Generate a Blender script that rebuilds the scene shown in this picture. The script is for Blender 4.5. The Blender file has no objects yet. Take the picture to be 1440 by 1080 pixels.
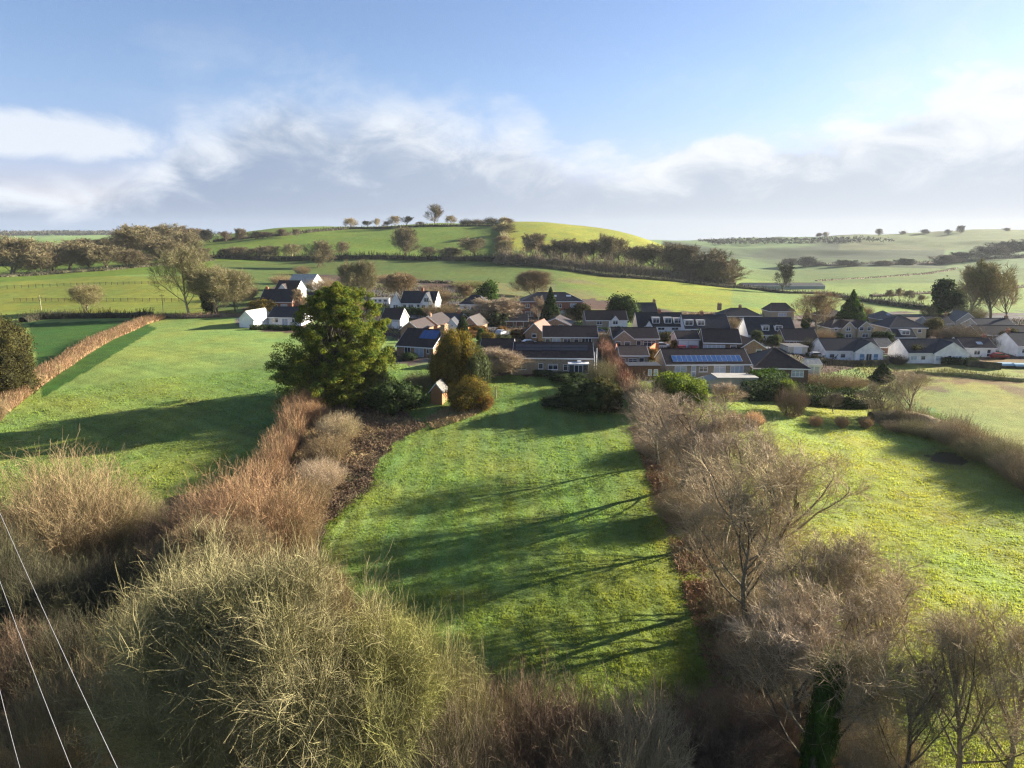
import bpy, math, random
import numpy as np
from mathutils import Vector, Matrix
rad = math.radians
random.seed(11)
RNG = np.random.default_rng(11)
scene = bpy.context.scene
COL = scene.collection

# ------------------------------------------------------------------ camera
F, CX, CY = 1000.0, 720.0, 540.0
PITCH, ZC = rad(11.3), 33.0
cP, sP = math.cos(PITCH), math.sin(PITCH)
cam_d = bpy.data.cameras.new("camera")
cam = bpy.data.objects.new("camera", cam_d)
COL.objects.link(cam)
cam.location = (0, 0, ZC)
cam.rotation_euler = (rad(90) - PITCH, 0, 0)
cam_d.sensor_width = 36
cam_d.lens = 25.0
cam_d.clip_start = 0.5
cam_d.clip_end = 20000
scene.camera = cam

def ray(px, py):
    x = (np.asarray(px, float) - CX) / F
    y = (CY - np.asarray(py, float)) / F
    return np.stack([x, cP + y * sP, -sP + y * cP], -1)

def project(x, y, z):
    """world -> photo pixel and depth"""
    dz = z - ZC
    dep = y * cP - dz * sP
    up = y * sP + dz * cP
    dep_ = np.where(dep > 0.5, dep, 0.5)
    return CX + F * x / dep_, CY - F * up / dep_, dep

# ------------------------------------------------------------------ terrain
_C = {
 -350: [(1000,44),(740,74),(600,107),(520,140),(460,205),(440,235),(400,310),(385,400),(350,900),(331,2600)],
 0:   [(1080,39),(1000,44),(900,52),(740,74),(600,107),(520,140),(460,205),(440,235),(400,310),(385,400),(345,900),(330,2600)],
 200: [(1080,39),(1000,44),(900,52),(740,74),(600,107),(520,140),(460,205),(440,235),(400,300),(375,420),(343,800),(330,2600)],
 400: [(1080,39),(1000,44),(900,52),(740,74),(600,107),(527,135),(470,195),(435,235),(400,330),(385,400),(372,450),(362,500),(330,640),(322,700),(334,1100),(336,2600)],
 600: [(1080,39),(1000,44),(900,52),(740,74),(600,107),(527,135),(470,200),(437,240),(405,320),(390,370),(370,450),(363,495),(330,620),(317,700),(334,1100),(337,2600)],
 760: [(1080,39),(1000,44),(900,52),(740,74),(600,107),(527,135),(470,200),(445,240),(415,320),(390,390),(370,440),(342,560),(314,690),(334,1100),(338,2600)],
 900: [(1080,39),(1000,44),(900,52),(740,74),(600,107),(527,136),(470,205),(445,260),(425,330),(385,440),(355,590),(335,690),(342,1000),(338,1900),(342,2600)],
 1050:[(1080,39),(1000,44),(900,52),(740,75),(600,110),(527,140),(490,180),(470,215),(445,270),(425,340),(405,450),(400,500),(385,800),(372,1100),(355,1400),(335,1900),(345,2600)],
 1200:[(1080,39),(1000,44),(900,52),(740,76),(600,118),(540,155),(505,186),(475,215),(450,265),(430,350),(415,430),(400,560),(385,800),(370,1100),(350,1450),(331,1950),(345,2600)],
 1350:[(1080,39),(1000,44),(900,52),(740,76),(600,118),(540,155),(505,187),(475,218),(450,268),(435,330),(415,430),(400,560),(385,800),(371,1050),(345,1450),(325,1950),(345,2600)],
 1500:[(1000,44),(740,76),(600,118),(540,155),(505,187),(475,218),(450,268),(435,330),(415,430),(400,560),(380,800),(365,1050),(342,1450),(321,1950),(345,2600)],
 1800:[(1000,44),(740,76),(600,118),(540,155),(505,187),(475,218),(450,268),(435,330),(415,430),(398,560),(375,800),(360,1050),(336,1450),(316,1950),(345,2600)],
}
_pts = []
for _px, _rows in _C.items():
    for _py, _Y in _rows:
        r = ray(_px, _py)
        t = _Y / r[1]
        _pts.append((t * r[0], t * r[1], ZC + t * r[2]))
_pts = np.array(_pts)
def _feat(x, y):
    d = np.hypot(x, y)
    az = np.arctan2(x, y)
    return np.stack([np.clip(az, -0.95, 0.95) * 3.0, np.log(np.clip(d, 36, 3200))], -1)
_cf = _feat(_pts[:, 0], _pts[:, 1])
_cs = (_pts[:, 2] - ZC) / np.hypot(_pts[:, 0], _pts[:, 1])
def _ker(r2):
    return 0.5 * r2 * np.log(r2 + 1e-12)
def _fit():
    n = len(_cf)
    K = _ker(((_cf[:, None] - _cf[None]) ** 2).sum(-1)) + np.eye(n) * 0.004
    Pm = np.concatenate([np.ones((n, 1)), _cf], 1)
    A = np.zeros((n + 3, n + 3)); A[:n, :n] = K; A[:n, n:] = Pm; A[n:, :n] = Pm.T
    return np.linalg.solve(A, np.concatenate([_cs, np.zeros(3)]))
_W = _fit()
def terr(x, y):
    x = np.atleast_1d(np.asarray(x, float)); y = np.atleast_1d(np.asarray(y, float))
    sh = x.shape; x = x.ravel(); y = y.ravel()
    out = np.empty(len(x)); n = len(_cf)
    for i in range(0, len(x), 20000):
        q = _feat(x[i:i+20000], y[i:i+20000])
        k = _ker(((q[:, None] - _cf[None]) ** 2).sum(-1))
        out[i:i+20000] = k @ _W[:n] + _W[n] + q @ _W[n+1:]
    d = np.clip(np.hypot(x, y), 36, 3200)
    return (ZC + out * d).reshape(sh)
def terr1(x, y):
    return float(terr([x], [y])[0])
_TS = np.exp(np.linspace(math.log(25), math.log(3300), 500))
def at(px, py):
    """point of the ground that the photo shows at pixel px,py"""
    r = ray(px, py)
    t = _TS / r[1]
    zz = terr(t * r[0], t * r[1]); rz = ZC + t * r[2]
    below = np.nonzero(rz < zz)[0]
    i = int(below[0]) if len(below) else len(_TS) - 1
    if i == 0: tt = t[0]
    else:
        a = (rz[i-1] - zz[i-1]); b = (rz[i] - zz[i])
        tt = t[i-1] + (t[i] - t[i-1]) * (a / (a - b) if a != b else 0)
    x, y = tt * r[0], tt * r[1]
    return Vector((x, y, terr1(x, y)))
def z_at(px, py, Y):
    r = ray(px, py)
    return ZC + Y * r[2] / r[1]
def depth_of(p):
    return p.y * cP - (p.z - ZC) * sP

# ------------------------------------------------------------------ object helpers
def tag(o, label=None, cat=None, group=None, kind=None):
    if label: o["label"] = label
    if cat: o["category"] = cat
    if group: o["group"] = group
    if kind: o["kind"] = kind
    return o
def empty(name, loc, rz=0.0):
    o = bpy.data.objects.new(name, None)
    o.empty_display_size = 0.3
    COL.objects.link(o); o.location = loc; o.rotation_euler = (0, 0, rz)
    return o
def link(name, me, parent=None, mat=None, loc=None, rz=None, sc=None):
    o = bpy.data.objects.new(name, me)
    COL.objects.link(o)
    if parent: o.parent = parent
    if mat is not None:
        if not me.materials: me.materials.append(mat)
        elif me.materials[0] != mat:
            o.material_slots[0].link = 'OBJECT'; o.material_slots[0].material = mat
    if loc is not None: o.location = loc
    if rz is not None: o.rotation_euler = (0, 0, rz)
    if sc is not None: o.scale = sc
    return o
def np_mesh(name, V, Q=None, T=None, smooth=False, attrs=None, mat=None):
    me = bpy.data.meshes.new(name)
    V = np.asarray(V, np.float32)
    nq = 0 if Q is None else len(Q); nt = 0 if T is None else len(T)
    me.vertices.add(len(V)); me.vertices.foreach_set("co", V.ravel())
    li = np.concatenate(([np.asarray(Q, np.int32).ravel()] if nq else []) + ([np.asarray(T, np.int32).ravel()] if nt else []))
    me.loops.add(len(li)); me.loops.foreach_set("vertex_index", li)
    me.polygons.add(nq + nt)
    st = np.concatenate([np.arange(nq) * 4, nq * 4 + np.arange(nt) * 3]).astype(np.int32)
    me.polygons.foreach_set("loop_start", st)
    if smooth: me.polygons.foreach_set("use_smooth", np.ones(nq + nt, bool))
    me.update(calc_edges=True)
    if attrs:
        for k, a in attrs.items():
            a = np.asarray(a, np.float32)
            if a.ndim == 2:
                at_ = me.attributes.new(k, 'FLOAT_COLOR', 'POINT')
                if a.shape[1] == 3: a = np.concatenate([a, np.ones((len(a), 1), np.float32)], 1)
                at_.data.foreach_set("color", a.ravel())
            else:
                at_ = me.attributes.new(k, 'FLOAT', 'POINT'); at_.data.foreach_set("value", a)
    if mat: me.materials.append(mat)
    return me

class MB:
    """collects simple solids into one mesh"""
    def __init__(s): s.v = []; s.f = []
    def poly(s, pts, faces):
        b = len(s.v); s.v += [tuple(p) for p in pts]; s.f += [tuple(b + i for i in f) for f in faces]; return s
    def box(s, x0, x1, y0, y1, z0, z1):
        return s.poly([(x0,y0,z0),(x1,y0,z0),(x1,y1,z0),(x0,y1,z0),(x0,y0,z1),(x1,y0,z1),(x1,y1,z1),(x0,y1,z1)],
                      [(0,3,2,1),(4,5,6,7),(0,1,5,4),(1,2,6,5),(2,3,7,6),(3,0,4,7)])
    def prism(s, prof, a, b, axis='x'):
        """extrude a closed profile [(u,z)] (counter-clockwise seen from +axis) from a to b"""
        n = len(prof)
        P = [((a, u, z) if axis == 'x' else (u, a, z)) for u, z in prof] + [((b, u, z) if axis == 'x' else (u, b, z)) for u, z in prof]
        fs = [tuple(range(n))[::-1], tuple(range(n, 2*n))] + [(i, (i+1) % n, n + (i+1) % n, n + i) for i in range(n)]
        if axis == 'y': fs = [f[::-1] for f in fs]
        return s.poly(P, fs)
    def tube(s, p0, p1, r0, r1, n=8):
        p0 = Vector(p0); p1 = Vector(p1); d = (p1 - p0).normalized()
        u = d.orthogonal().normalized(); w = d.cross(u)
        P = []
        for p, r in ((p0, r0), (p1, r1)):
            for k in range(n):
                a = 2 * math.pi * k / n
                P.append(p + (u * math.cos(a) + w * math.sin(a)) * r)
        fs = [(k, (k+1) % n, n + (k+1) % n, n + k) for k in range(n)] + [tuple(range(n))[::-1], tuple(range(n, 2*n))]
        return s.poly(P, fs)
    def mesh(s, name, mat=None):
        me = bpy.data.meshes.new(name); me.from_pydata(s.v, [], s.f); me.update()
        if mat: me.materials.append(mat)
        return me
    def build(s, name, mat, parent=None):
        return link(name, s.mesh(name, mat), parent)

# ------------------------------------------------------------------ material helpers
class NT:
    def __init__(s, nt): s.nt = nt; s.n = nt.nodes; s.l = nt.links
    def add(s, t, **kw):
        nd = s.n.new(t)
        for k, v in kw.items():
            if k in nd.inputs.keys() and not hasattr(nd, k): nd.inputs[k].default_value = v
            else: setattr(nd, k, v)
        return nd
    def lk(s, a, b): s.l.new(a, b)
    def val(s, sock, x):
        if hasattr(x, 'is_output') or isinstance(x, bpy.types.NodeSocket): s.l.new(x, sock)
        else: sock.default_value = x
    def math(s, op, a, b=0.0, c=0.0, clamp=False):
        m = s.n.new('ShaderNodeMath'); m.operation = op; m.use_clamp = clamp
        s.val(m.inputs[0], a); s.val(m.inputs[1], b); s.val(m.inputs[2], c)
        return m.outputs[0]
    def mix(s, fac, a, b, typ='RGBA', blend='MIX'):
        m = s.n.new('ShaderNodeMix'); m.data_type = typ
        if typ == 'RGBA': m.blend_type = blend; i = (0, 6, 7, 2)
        else: i = (0, 2, 3, 0)
        s.val(m.inputs[i[0]], fac)
        for q, x in ((i[1], a), (i[2], b)):
            if isinstance(x, (tuple, list)) and len(x) == 3: x = (*x, 1)
            s.val(m.inputs[q], x)
        return m.outputs[i[3]]
    def noise(s, vec, scale, detail=4, rough=0.55, dist=0.0, dim='3D'):
        m = s.n.new('ShaderNodeTexNoise'); m.noise_dimensions = dim
        if vec is not None: s.l.new(vec, m.inputs['Vector'])
        m.inputs['Scale'].default_value = scale; m.inputs['Detail'].default_value = detail
        m.inputs['Roughness'].default_value = rough; m.inputs['Distortion'].default_value = dist
        return m.outputs[0]
    def ramp(s, fac, stops, interp='LINEAR'):
        m = s.n.new('ShaderNodeValToRGB'); s.l.new(fac, m.inputs[0]); cr = m.color_ramp; cr.interpolation = interp
        while len(cr.elements) > 1: cr.elements.remove(cr.elements[-1])
        for i, (p, c) in enumerate(stops):
            if not isinstance(c, (tuple, list)): c = (c, c, c)
            e = cr.elements[0] if i == 0 else cr.elements.new(p)
            e.position = p; e.color = (*c, 1) if len(c) == 3 else c
        return m.outputs[0]
    def maprange(s, x, a, b, c=0.0, d=1.0, smooth=True):
        m = s.n.new('ShaderNodeMapRange'); m.interpolation_type = 'SMOOTHSTEP' if smooth else 'LINEAR'
        s.val(m.inputs[0], x)
        for i, v in enumerate((a, b, c, d)): s.val(m.inputs[i + 1], v)
        return m.outputs[0]

def new_mat(name):
    m = bpy.data.materials.new(name); m.use_nodes = True
    n = NT(m.node_tree); n.n.clear()
    out = n.add('ShaderNodeOutputMaterial')
    b = n.add('ShaderNodeBsdfPrincipled')
    n.lk(b.outputs[0], out.inputs[0])
    b.inputs['Roughness'].default_value = 0.8
    b.inputs['Specular IOR Level'].default_value = 0.25
    return m, n, b, out
# ------------------------------------------------------------------ sun, sky, haze
SUN_EL, SUN_AZ = rad(16.5), rad(67.0)      # azimuth clockwise from the view direction (+Y)
sd = Vector((math.sin(SUN_AZ) * math.cos(SUN_EL), math.cos(SUN_AZ) * math.cos(SUN_EL), math.sin(SUN_EL)))
sun_d = bpy.data.lights.new("sun", 'SUN'); sun_d.energy = 5.0; sun_d.angle = rad(0.55); sun_d.color = (1.0, 0.89, 0.74)
sun = bpy.data.objects.new("sun", sun_d); COL.objects.link(sun)
sun.location = sd * 200; sun.rotation_euler = (-sd).to_track_quat('-Z', 'Y').to_euler()

world = bpy.data.worlds.new("World"); scene.world = world; world.use_nodes = True
w = NT(world.node_tree); w.n.clear()
wo = w.add('ShaderNodeOutputWorld'); bg = w.add('ShaderNodeBackground'); w.lk(bg.outputs[0], wo.inputs[0])
sky = w.add('ShaderNodeTexSky'); sky.sky_type = 'NISHITA'; sky.sun_disc = False
sky.sun_elevation = SUN_EL; sky.sun_rotation = SUN_AZ
sky.altitude = 100; sky.air_density = 1.0; sky.dust_density = 0.6; sky.ozone_density = 2.0
bg.inputs[1].default_value = 0.05
tc = w.add('ShaderNodeTexCoord')
sx = w.add('ShaderNodeSeparateXYZ'); w.lk(tc.outputs['Generated'], sx.inputs[0])
X, Yd, Z = sx.outputs
az = w.math('ARCTAN2', X, Yd)
el = w.math('ARCSINE', Z)
cv = w.add('ShaderNodeCombineXYZ'); w.lk(w.math('MULTIPLY', az, 1.0), cv.inputs[0]); w.lk(w.math('MULTIPLY', el, 1.9), cv.inputs[1])
n1 = w.noise(cv.outputs[0], 4.2, 7, 0.56, 0.25)
n2 = w.noise(cv.outputs[0], 11.0, 8, 0.62, 0.4)
cv2 = w.add('ShaderNodeVectorMath', operation='ADD'); w.lk(cv.outputs[0], cv2.inputs[0]); cv2.inputs[1].default_value = (3.1, 7.7, 0)
n3 = w.noise(cv2.outputs[0], 2.1, 6, 0.6, 0.3)
# top of the cloud bank (elevation, rad) against azimuth
azn = w.maprange(az, -0.75, 0.75, 0, 1, smooth=False)
top = w.ramp(azn, [(0.0, .050), (0.15, .055), (0.19, .090), (0.23, .150), (0.31, .225), (0.40, .205), (0.49, .165), (0.56, .118), (0.61, .112), (0.68, .150), (0.76, .155), (0.85, .175), (0.92, .165), (1.0, .150)], 'EASE')
edge = w.math('ADD', w.math('MULTIPLY', w.math('SUBTRACT', n1, 0.5), 0.24), w.math('MULTIPLY', w.math('SUBTRACT', n2, 0.5), 0.09))
under = w.math('ADD', w.math('SUBTRACT', top, el), edge)
soft = w.ramp(azn, [(0.0, .035), (0.2, .06), (0.35, .105), (0.5, .06), (0.62, .028), (1.0, .030)])
bank = w.maprange(under, w.math('MULTIPLY', soft, -0.35), soft)
wisp = w.math('MULTIPLY', w.maprange(n3, 0.5, 0.74), w.math('MULTIPLY', w.maprange(el, 0.36, 0.12), 0.6))
wisp2 = w.math('MULTIPLY', w.maprange(n1, 0.5, 0.8), w.maprange(az, 0.25, 0.5, 0.0, 0.6))
lx = w.math('DIVIDE', w.math('ADD', az, .575), .175); ly = w.math('DIVIDE', w.math('SUBTRACT', el, w.math('ADD', .108, w.math('MULTIPLY', az, -.02))), .034)
lr_ = w.math('ADD', w.math('SQRT', w.math('ADD', w.math('MULTIPLY', lx, lx), w.math('MULTIPLY', ly, ly))), w.math('MULTIPLY', w.math('SUBTRACT', n2, .5), 1.1))
lcl = w.math('MULTIPLY', w.maprange(lr_, .95, .45), .92)
mask = w.math('MAXIMUM', w.math('MAXIMUM', bank, lcl), w.math('MAXIMUM', wisp, wisp2))
mask = w.math('MULTIPLY', mask, w.maprange(w.math('ABSOLUTE', az), 2.6, 1.9))
dens = w.math('MULTIPLY', mask, 0.94)
# lit crowns against grey undersides
hfrac = w.math('DIVIDE', el, top)
lit = w.maprange(w.math('ADD', hfrac, w.math('MULTIPLY', w.math('SUBTRACT', n2, 0.5), 1.3)), 0.35, 0.98)
side = w.maprange(az, -0.55, 0.55)
grey = w.mix(side, (1.35, 1.75, 2.5), (2.6, 2.9, 3.3))
white = w.mix(side, (3.7, 3.95, 4.3), (4.2, 4.3, 4.35))
ccol = w.mix(w.math('MAXIMUM', lit, w.math('MULTIPLY', lcl, .8)), grey, white)
low = w.mix(side, (1.8, 2.35, 3.2), (3.0, 3.3, 3.5))
ccol = w.mix(w.maprange(el, 0.045, 0.0), ccol, low)
skyc = w.mix(1.0, sky.outputs[0], (.78, .765, .89), blend='MULTIPLY')
skyc = w.mix(w.maprange(el, 0.22, 0.02), skyc, w.mix(1.0, skyc, (.92, .80, .95), blend='MULTIPLY'))
w.lk(w.mix(dens, skyc, ccol), bg.inputs[0])

scene.view_settings.view_transform = 'Standard'
scene.view_settings.look = 'None'
scene.view_settings.gamma = 1.0
scene.view_settings.exposure = 2.2
scene.render.film_transparent = False
cy = scene.cycles
cy.max_bounces = 5; cy.diffuse_bounces = 2; cy.glossy_bounces = 2; cy.transmission_bounces = 3; cy.transparent_max_bounces = 6; cy.volume_bounces = 0
cy.use_denoising = True
try:
    cy.denoising_prefilter = 'NONE'; cy.denoising_input_passes = 'RGB_ALBEDO_NORMAL'
except Exception:
    pass
cy.filter_width = 1.3

hz = MB().box(-2600, 2700, -300, 3400, -22, 130)
hm = bpy.data.materials.new("haze_air"); hm.use_nodes = True
h = NT(hm.node_tree); h.n.clear()
ho = h.add('ShaderNodeOutputMaterial'); pv = h.add('ShaderNodeVolumePrincipled')
pv.inputs['Color'].default_value = (0.80, 0.88, 0.95, 1)
pv.inputs['Density'].default_value = 0.00005
pv.inputs['Anisotropy'].default_value = 0.12
h.lk(pv.outputs[0], ho.inputs['Volume'])
ho_ = hz.build("haze", hm); tag(ho_, "thin pale winter haze filling the whole valley", "haze", kind="stuff")

# ------------------------------------------------------------------ ground
def inpoly(px, py, poly):
    poly = np.asarray(poly, float); n = len(poly); c = np.zeros(len(px), bool)
    j = n - 1
    for i in range(n):
        xi, yi = poly[i]; xj, yj = poly[j]
        cond = ((yi > py) != (yj > py)) & (px < (xj - xi) * (py - yi) / ((yj - yi) if yj != yi else 1e-9) + xi)
        c ^= cond; j = i
    return c
def _hash(ix, iy, s):
    h = np.sin(ix * 127.1 + iy * 311.7 + s * 74.7) * 43758.5453
    return h - np.floor(h)
def vnoise(x, y, s=0):
    ix = np.floor(x); iy = np.floor(y); fx = x - ix; fy = y - iy
    fx = fx * fx * (3 - 2 * fx); fy = fy * fy * (3 - 2 * fy)
    a = _hash(ix, iy, s); b = _hash(ix + 1, iy, s); c = _hash(ix, iy + 1, s); d = _hash(ix + 1, iy + 1, s)
    return a + (b - a) * fx + (c - a) * fy + (a - b - c + d) * fx * fy
def fnoise(x, y, s=0, o=4):
    t = 0; a = 0.5
    for k in range(o):
        t = t + a * vnoise(x * 2**k, y * 2**k, s + k); a *= 0.5
    return t / (1 - 0.5**o)
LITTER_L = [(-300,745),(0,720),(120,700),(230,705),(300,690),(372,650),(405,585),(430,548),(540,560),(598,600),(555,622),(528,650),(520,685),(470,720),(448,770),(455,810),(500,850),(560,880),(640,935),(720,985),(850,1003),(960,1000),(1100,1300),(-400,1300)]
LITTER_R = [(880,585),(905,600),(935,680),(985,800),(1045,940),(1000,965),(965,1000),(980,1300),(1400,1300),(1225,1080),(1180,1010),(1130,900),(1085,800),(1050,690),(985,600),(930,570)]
VILLAGE = [(330,462),(335,440),(380,405),(430,385),(640,395),(660,425),(830,420),(960,437),(1080,445),(1180,440),(1240,440),(1300,435),(1460,438),(1800,440),(1800,512),(1440,512),(1230,512),(1060,545),(980,540),(840,530),(690,527),(650,522),(555,512),(520,490),(400,468)]
ROUGH = [(1200,512),(1440,505),(1800,505),(1800,720),(1440,640),(1330,585),(1240,545)]
RIGHT = [(880,500),(1000,545),(1240,560),(1440,650),(1900,820),(1900,1400),(1000,1300)]
def tint(x, y, z):
    px, py, dep = project(x, y, z)
    d = np.hypot(x, y)
    front = y > 8
    # ragged borders
    wob = np.clip(9000.0 / np.maximum(d, 30) ** 1.1, 0, 60)
    px0, py0 = px, py
    px = px + (fnoise(x * .35, y * .35, 3) - .5) * wob * .55
    py = py + (fnoise(x * .35 + 50, y * .35, 5) - .5) * wob * .25
    c = np.tile(np.array([0.140, 0.212, 0.056]), (len(x), 1))
    def put(m, col, a=1.0):
        a = (np.ones(len(x)) * a)[m][:, None]
        c[m] = c[m] * (1 - a) + np.array(col) * a
    put(front & inpoly(px, py, RIGHT), (0.212, 0.252, 0.060))
    put(front & (px0 < 400) & (py0 > 446) & (py0 < 700), (0.165, 0.220, 0.052), np.clip((400 - px0) / 160, 0, .9))
    # right edge of the paddock is coarser, older grass
    mid = front & (d < 130)
    coarse = np.clip((px0 - 730) / 260, 0, 1) * np.clip((py0 - 640) / 200, 0, 1) * (px0 < 1010)
    put(mid, (0.140, 0.175, 0.036), (coarse * .8)[...])
    far = front & (d > 140)
    put(far & (py0 > 388) & (px0 < 330) & (py0 < 446), (0.150, 0.175, 0.030))
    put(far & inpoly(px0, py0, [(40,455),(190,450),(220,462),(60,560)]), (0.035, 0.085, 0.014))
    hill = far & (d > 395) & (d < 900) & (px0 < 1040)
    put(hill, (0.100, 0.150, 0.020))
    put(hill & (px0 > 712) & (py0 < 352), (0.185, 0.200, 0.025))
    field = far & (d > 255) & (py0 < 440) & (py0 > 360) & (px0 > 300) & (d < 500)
    put(field, (0.078, 0.112, 0.026))  # pasture darkened: the slope's shade is put into its grass colour
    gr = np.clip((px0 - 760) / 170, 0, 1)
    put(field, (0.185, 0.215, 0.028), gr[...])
    rough = np.clip(fnoise(x * .03, y * .06, 9) * 3 - 1.35, 0, 1) * np.clip(1 - abs(px0 - 815) / 130, 0, 1) * np.clip(1 - abs(py0 - 402) / 28, 0, 1)
    put(field, (0.14, 0.105, 0.06), np.clip(rough * 1.5, 0, .9))
    put(far & (d > 255) & (py0 > 398) & (px0 > 440) & (px0 < 780) & (py0 < 440), (0.125, 0.125, 0.050), .75)
    vall = far & (px0 > 1030) & (d > 330)
    put(vall, (0.140, 0.195, 0.042))
    band = far & (px0 > 960) & (d > 560)
    q = fnoise(x * .0016 + 3, y * .0045, 17, 3)
    put(band, (0.085, 0.125, 0.03), np.clip((q - .45) * 8, 0, .95))
    ridge = far & (px0 > 930) & (d > 1080)
    put(ridge, (0.100, 0.155, 0.050))
    q2 = fnoise(x * .004, y * .0022, 21, 4)
    put(ridge, (0.030, 0.040, 0.018), np.clip((q2 - .46) * 9, 0, .85) * (px0 < 1330))
    put(ridge & (px0 > 1180) & (py0 < 352), (0.12, 0.13, 0.045), .6)
    v = front & inpoly(px, py, VILLAGE) & (d > 120) & (d < 420)
    gv = fnoise(x * .09, y * .09, 31, 4)
    put(v, (0.075, 0.05, 0.040), np.clip((gv - .36) * 7, 0, 1))
    put(v, (0.10, 0.10, 0.098), np.clip((fnoise(x * .06 + 9, y * .06, 33, 3) - .6) * 12, 0, 1))
    rg = front & inpoly(px, py, ROUGH) & (d > 90)
    put(rg, (0.195, 0.215, 0.052))
    put(rg, (0.13, 0.085, 0.045), np.clip((fnoise(x * .12, y * .12, 37, 4) - .5) * 8, 0, .85) * np.clip((590 - py0) / 40, 0, 1))
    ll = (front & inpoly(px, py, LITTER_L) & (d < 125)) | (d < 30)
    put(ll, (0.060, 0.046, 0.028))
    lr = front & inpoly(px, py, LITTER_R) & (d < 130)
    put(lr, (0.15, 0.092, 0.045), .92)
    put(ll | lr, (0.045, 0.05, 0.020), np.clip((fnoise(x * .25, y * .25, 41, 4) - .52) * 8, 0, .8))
    # bare patch and a worn line across the right field
    bp = np.hypot((px0 - 1330) / 24, (py0 - 645 - (px0 - 1330) * .12) / 7.5) + (fnoise(x * .6, y * .6, 43) - .5) * .9
    put(front & (bp < 1.15) & (d < 140), (0.030, 0.024, 0.016), .95)
    put(front & (bp < 1.9) & (d < 140), (0.10, 0.08, 0.035), .35)
    tr = np.abs(px0 - (1075 + (py0 - 585) * .38)) / 2.2
    put(front & (tr < 1) & (py0 > 585) & (py0 < 660), (0.10, 0.105, 0.03), .5)
    # mowing and tractor lines
    ln = np.sin(x * 2.2 + fnoise(x * .04, y * .02, 47) * 5) * .5 + .5
    put(front & (d < 130) & ~ll & ~lr & (px0 < 1000), (0.16, 0.20, 0.04), ln * .45)
    dull = np.clip((fnoise(x * .045 + 20, y * .045, 81, 5) - .50) * 5, 0, 1) * .16
    put(front & (d < 170) & ~ll & ~lr, (0.135, 0.140, 0.060), dull)
    mud = np.clip((fnoise(x * .22 + 4, y * .22, 83, 4) - .66) * 9, 0, 1) * .35
    put(front & (d < 140) & ~ll & ~lr, (0.10, 0.085, 0.045), mud)
    wl = np.where(px0 > 430, x + .06 * y, x * .55 + y * .83) + fnoise(x * .05, y * .03, 91, 2) * 1.6
    stripe = (np.sin(wl * 2.1) * .5 + .5) * .6 + (np.sin(wl * .52 + 1) > 0) * .4
    sm = front & (d < 190) & ~ll & ~lr & (px0 < 1010)
    c[sm] *= (0.86 + .26 * stripe[sm])[:, None]
    # broad patchiness
    bn = fnoise(x * .055, y * .055, 51, 4); fn = fnoise(x * .5, y * .5, 53, 4)
    c *= (0.86 + 0.28 * bn)[:, None] * (0.82 + 0.36 * fn)[:, None]
    yl = np.clip((fnoise(x * .11 + 7, y * .11, 57, 4) - .5) * 4, -1, 1) * .12
    c[:, 0] *= 1 + yl; c[:, 2] *= 1 - yl * .5
    return c

def grid_ground():
    a_in = np.arange(-46, 46.01, 0.2)
    a_out = np.arange(50, 311, 4.0)
    A = np.radians(np.concatenate([a_in, a_out]))
    D = np.concatenate([[2, 8, 16, 24], np.exp(np.arange(math.log(30), math.log(4200), 0.0105))])
    na, nd = len(A), len(D)
    AA, DD = np.meshgrid(A, D, indexing='ij')
    x = (DD * np.sin(AA)).ravel(); y = (DD * np.cos(AA)).ravel()
    z = terr(x, y)
    d = DD.ravel()
    px, py, dep = project(x, y, z)
    # tussocks and undulation
    near = np.clip(1 - d / 260, 0, 1)
    z = z + (fnoise(x * .35, y * .35, 61, 3) - .5) * .22 * near + (fnoise(x * 1.4, y * 1.4, 63, 2) - .5) * .14 * near
    z = z + (fnoise(x * .02, y * .02, 65, 3) - .5) * 2.6 * np.clip((d - 250) / 300, 0, 1) + (fnoise(x * .006, y * .006, 67, 3) - .5) * 16 * np.clip((d - 900) / 500, 0, 1)
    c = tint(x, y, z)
    I = np.arange(na)[:, None] * nd + np.arange(nd - 1)[None]
    J = ((np.arange(na) + 1) % na)[:, None] * nd + np.arange(nd - 1)[None]
    Q = np.stack([I, I + 1, J + 1, J], -1).reshape(-1, 4)
    return np.stack([x, y, z], 1), Q, c
m, n, b, o = new_mat("grass_ground")
ca = n.add('ShaderNodeAttribute', attribute_name="tint")
geo = n.add('ShaderNodeNewGeometry')
pos = geo.outputs['Position']
g1 = n.noise(pos, 2.6, 6, 0.7)
g2 = n.noise(pos, 0.35, 5, 0.6)
g3 = n.noise(pos, 9.0, 3, 0.6)
colr = n.mix(1.0, ca.outputs['Color'], n.ramp(g1, [(0.25, 0.74), (0.5, 1.0), (0.75, 1.28)]), blend='MULTIPLY')
colr = n.mix(1.0, colr, n.ramp(g2, [(0.3, 0.84), (0.7, 1.18)]), blend='MULTIPLY')
n.lk(colr, b.inputs['Base Color'])
b.inputs['Roughness'].default_value = 0.9; b.inputs['Specular IOR Level'].default_value = 0.1
bmp = n.add('ShaderNodeBump'); bmp.inputs['Strength'].default_value = 1.0; bmp.inputs['Distance'].default_value = 0.17
hh = n.math('ADD', n.math('MULTIPLY', g1, 1.0), n.math('MULTIPLY', g3, 0.35))
n.lk(hh, bmp.inputs['Height']); n.lk(bmp.outputs[0], b.inputs['Normal'])
M_GROUND = m
V_, Q_, c_ = grid_ground()
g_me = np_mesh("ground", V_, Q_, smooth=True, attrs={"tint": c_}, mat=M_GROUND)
GROUND = link("ground", g_me); tag(GROUND, kind="structure")
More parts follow.
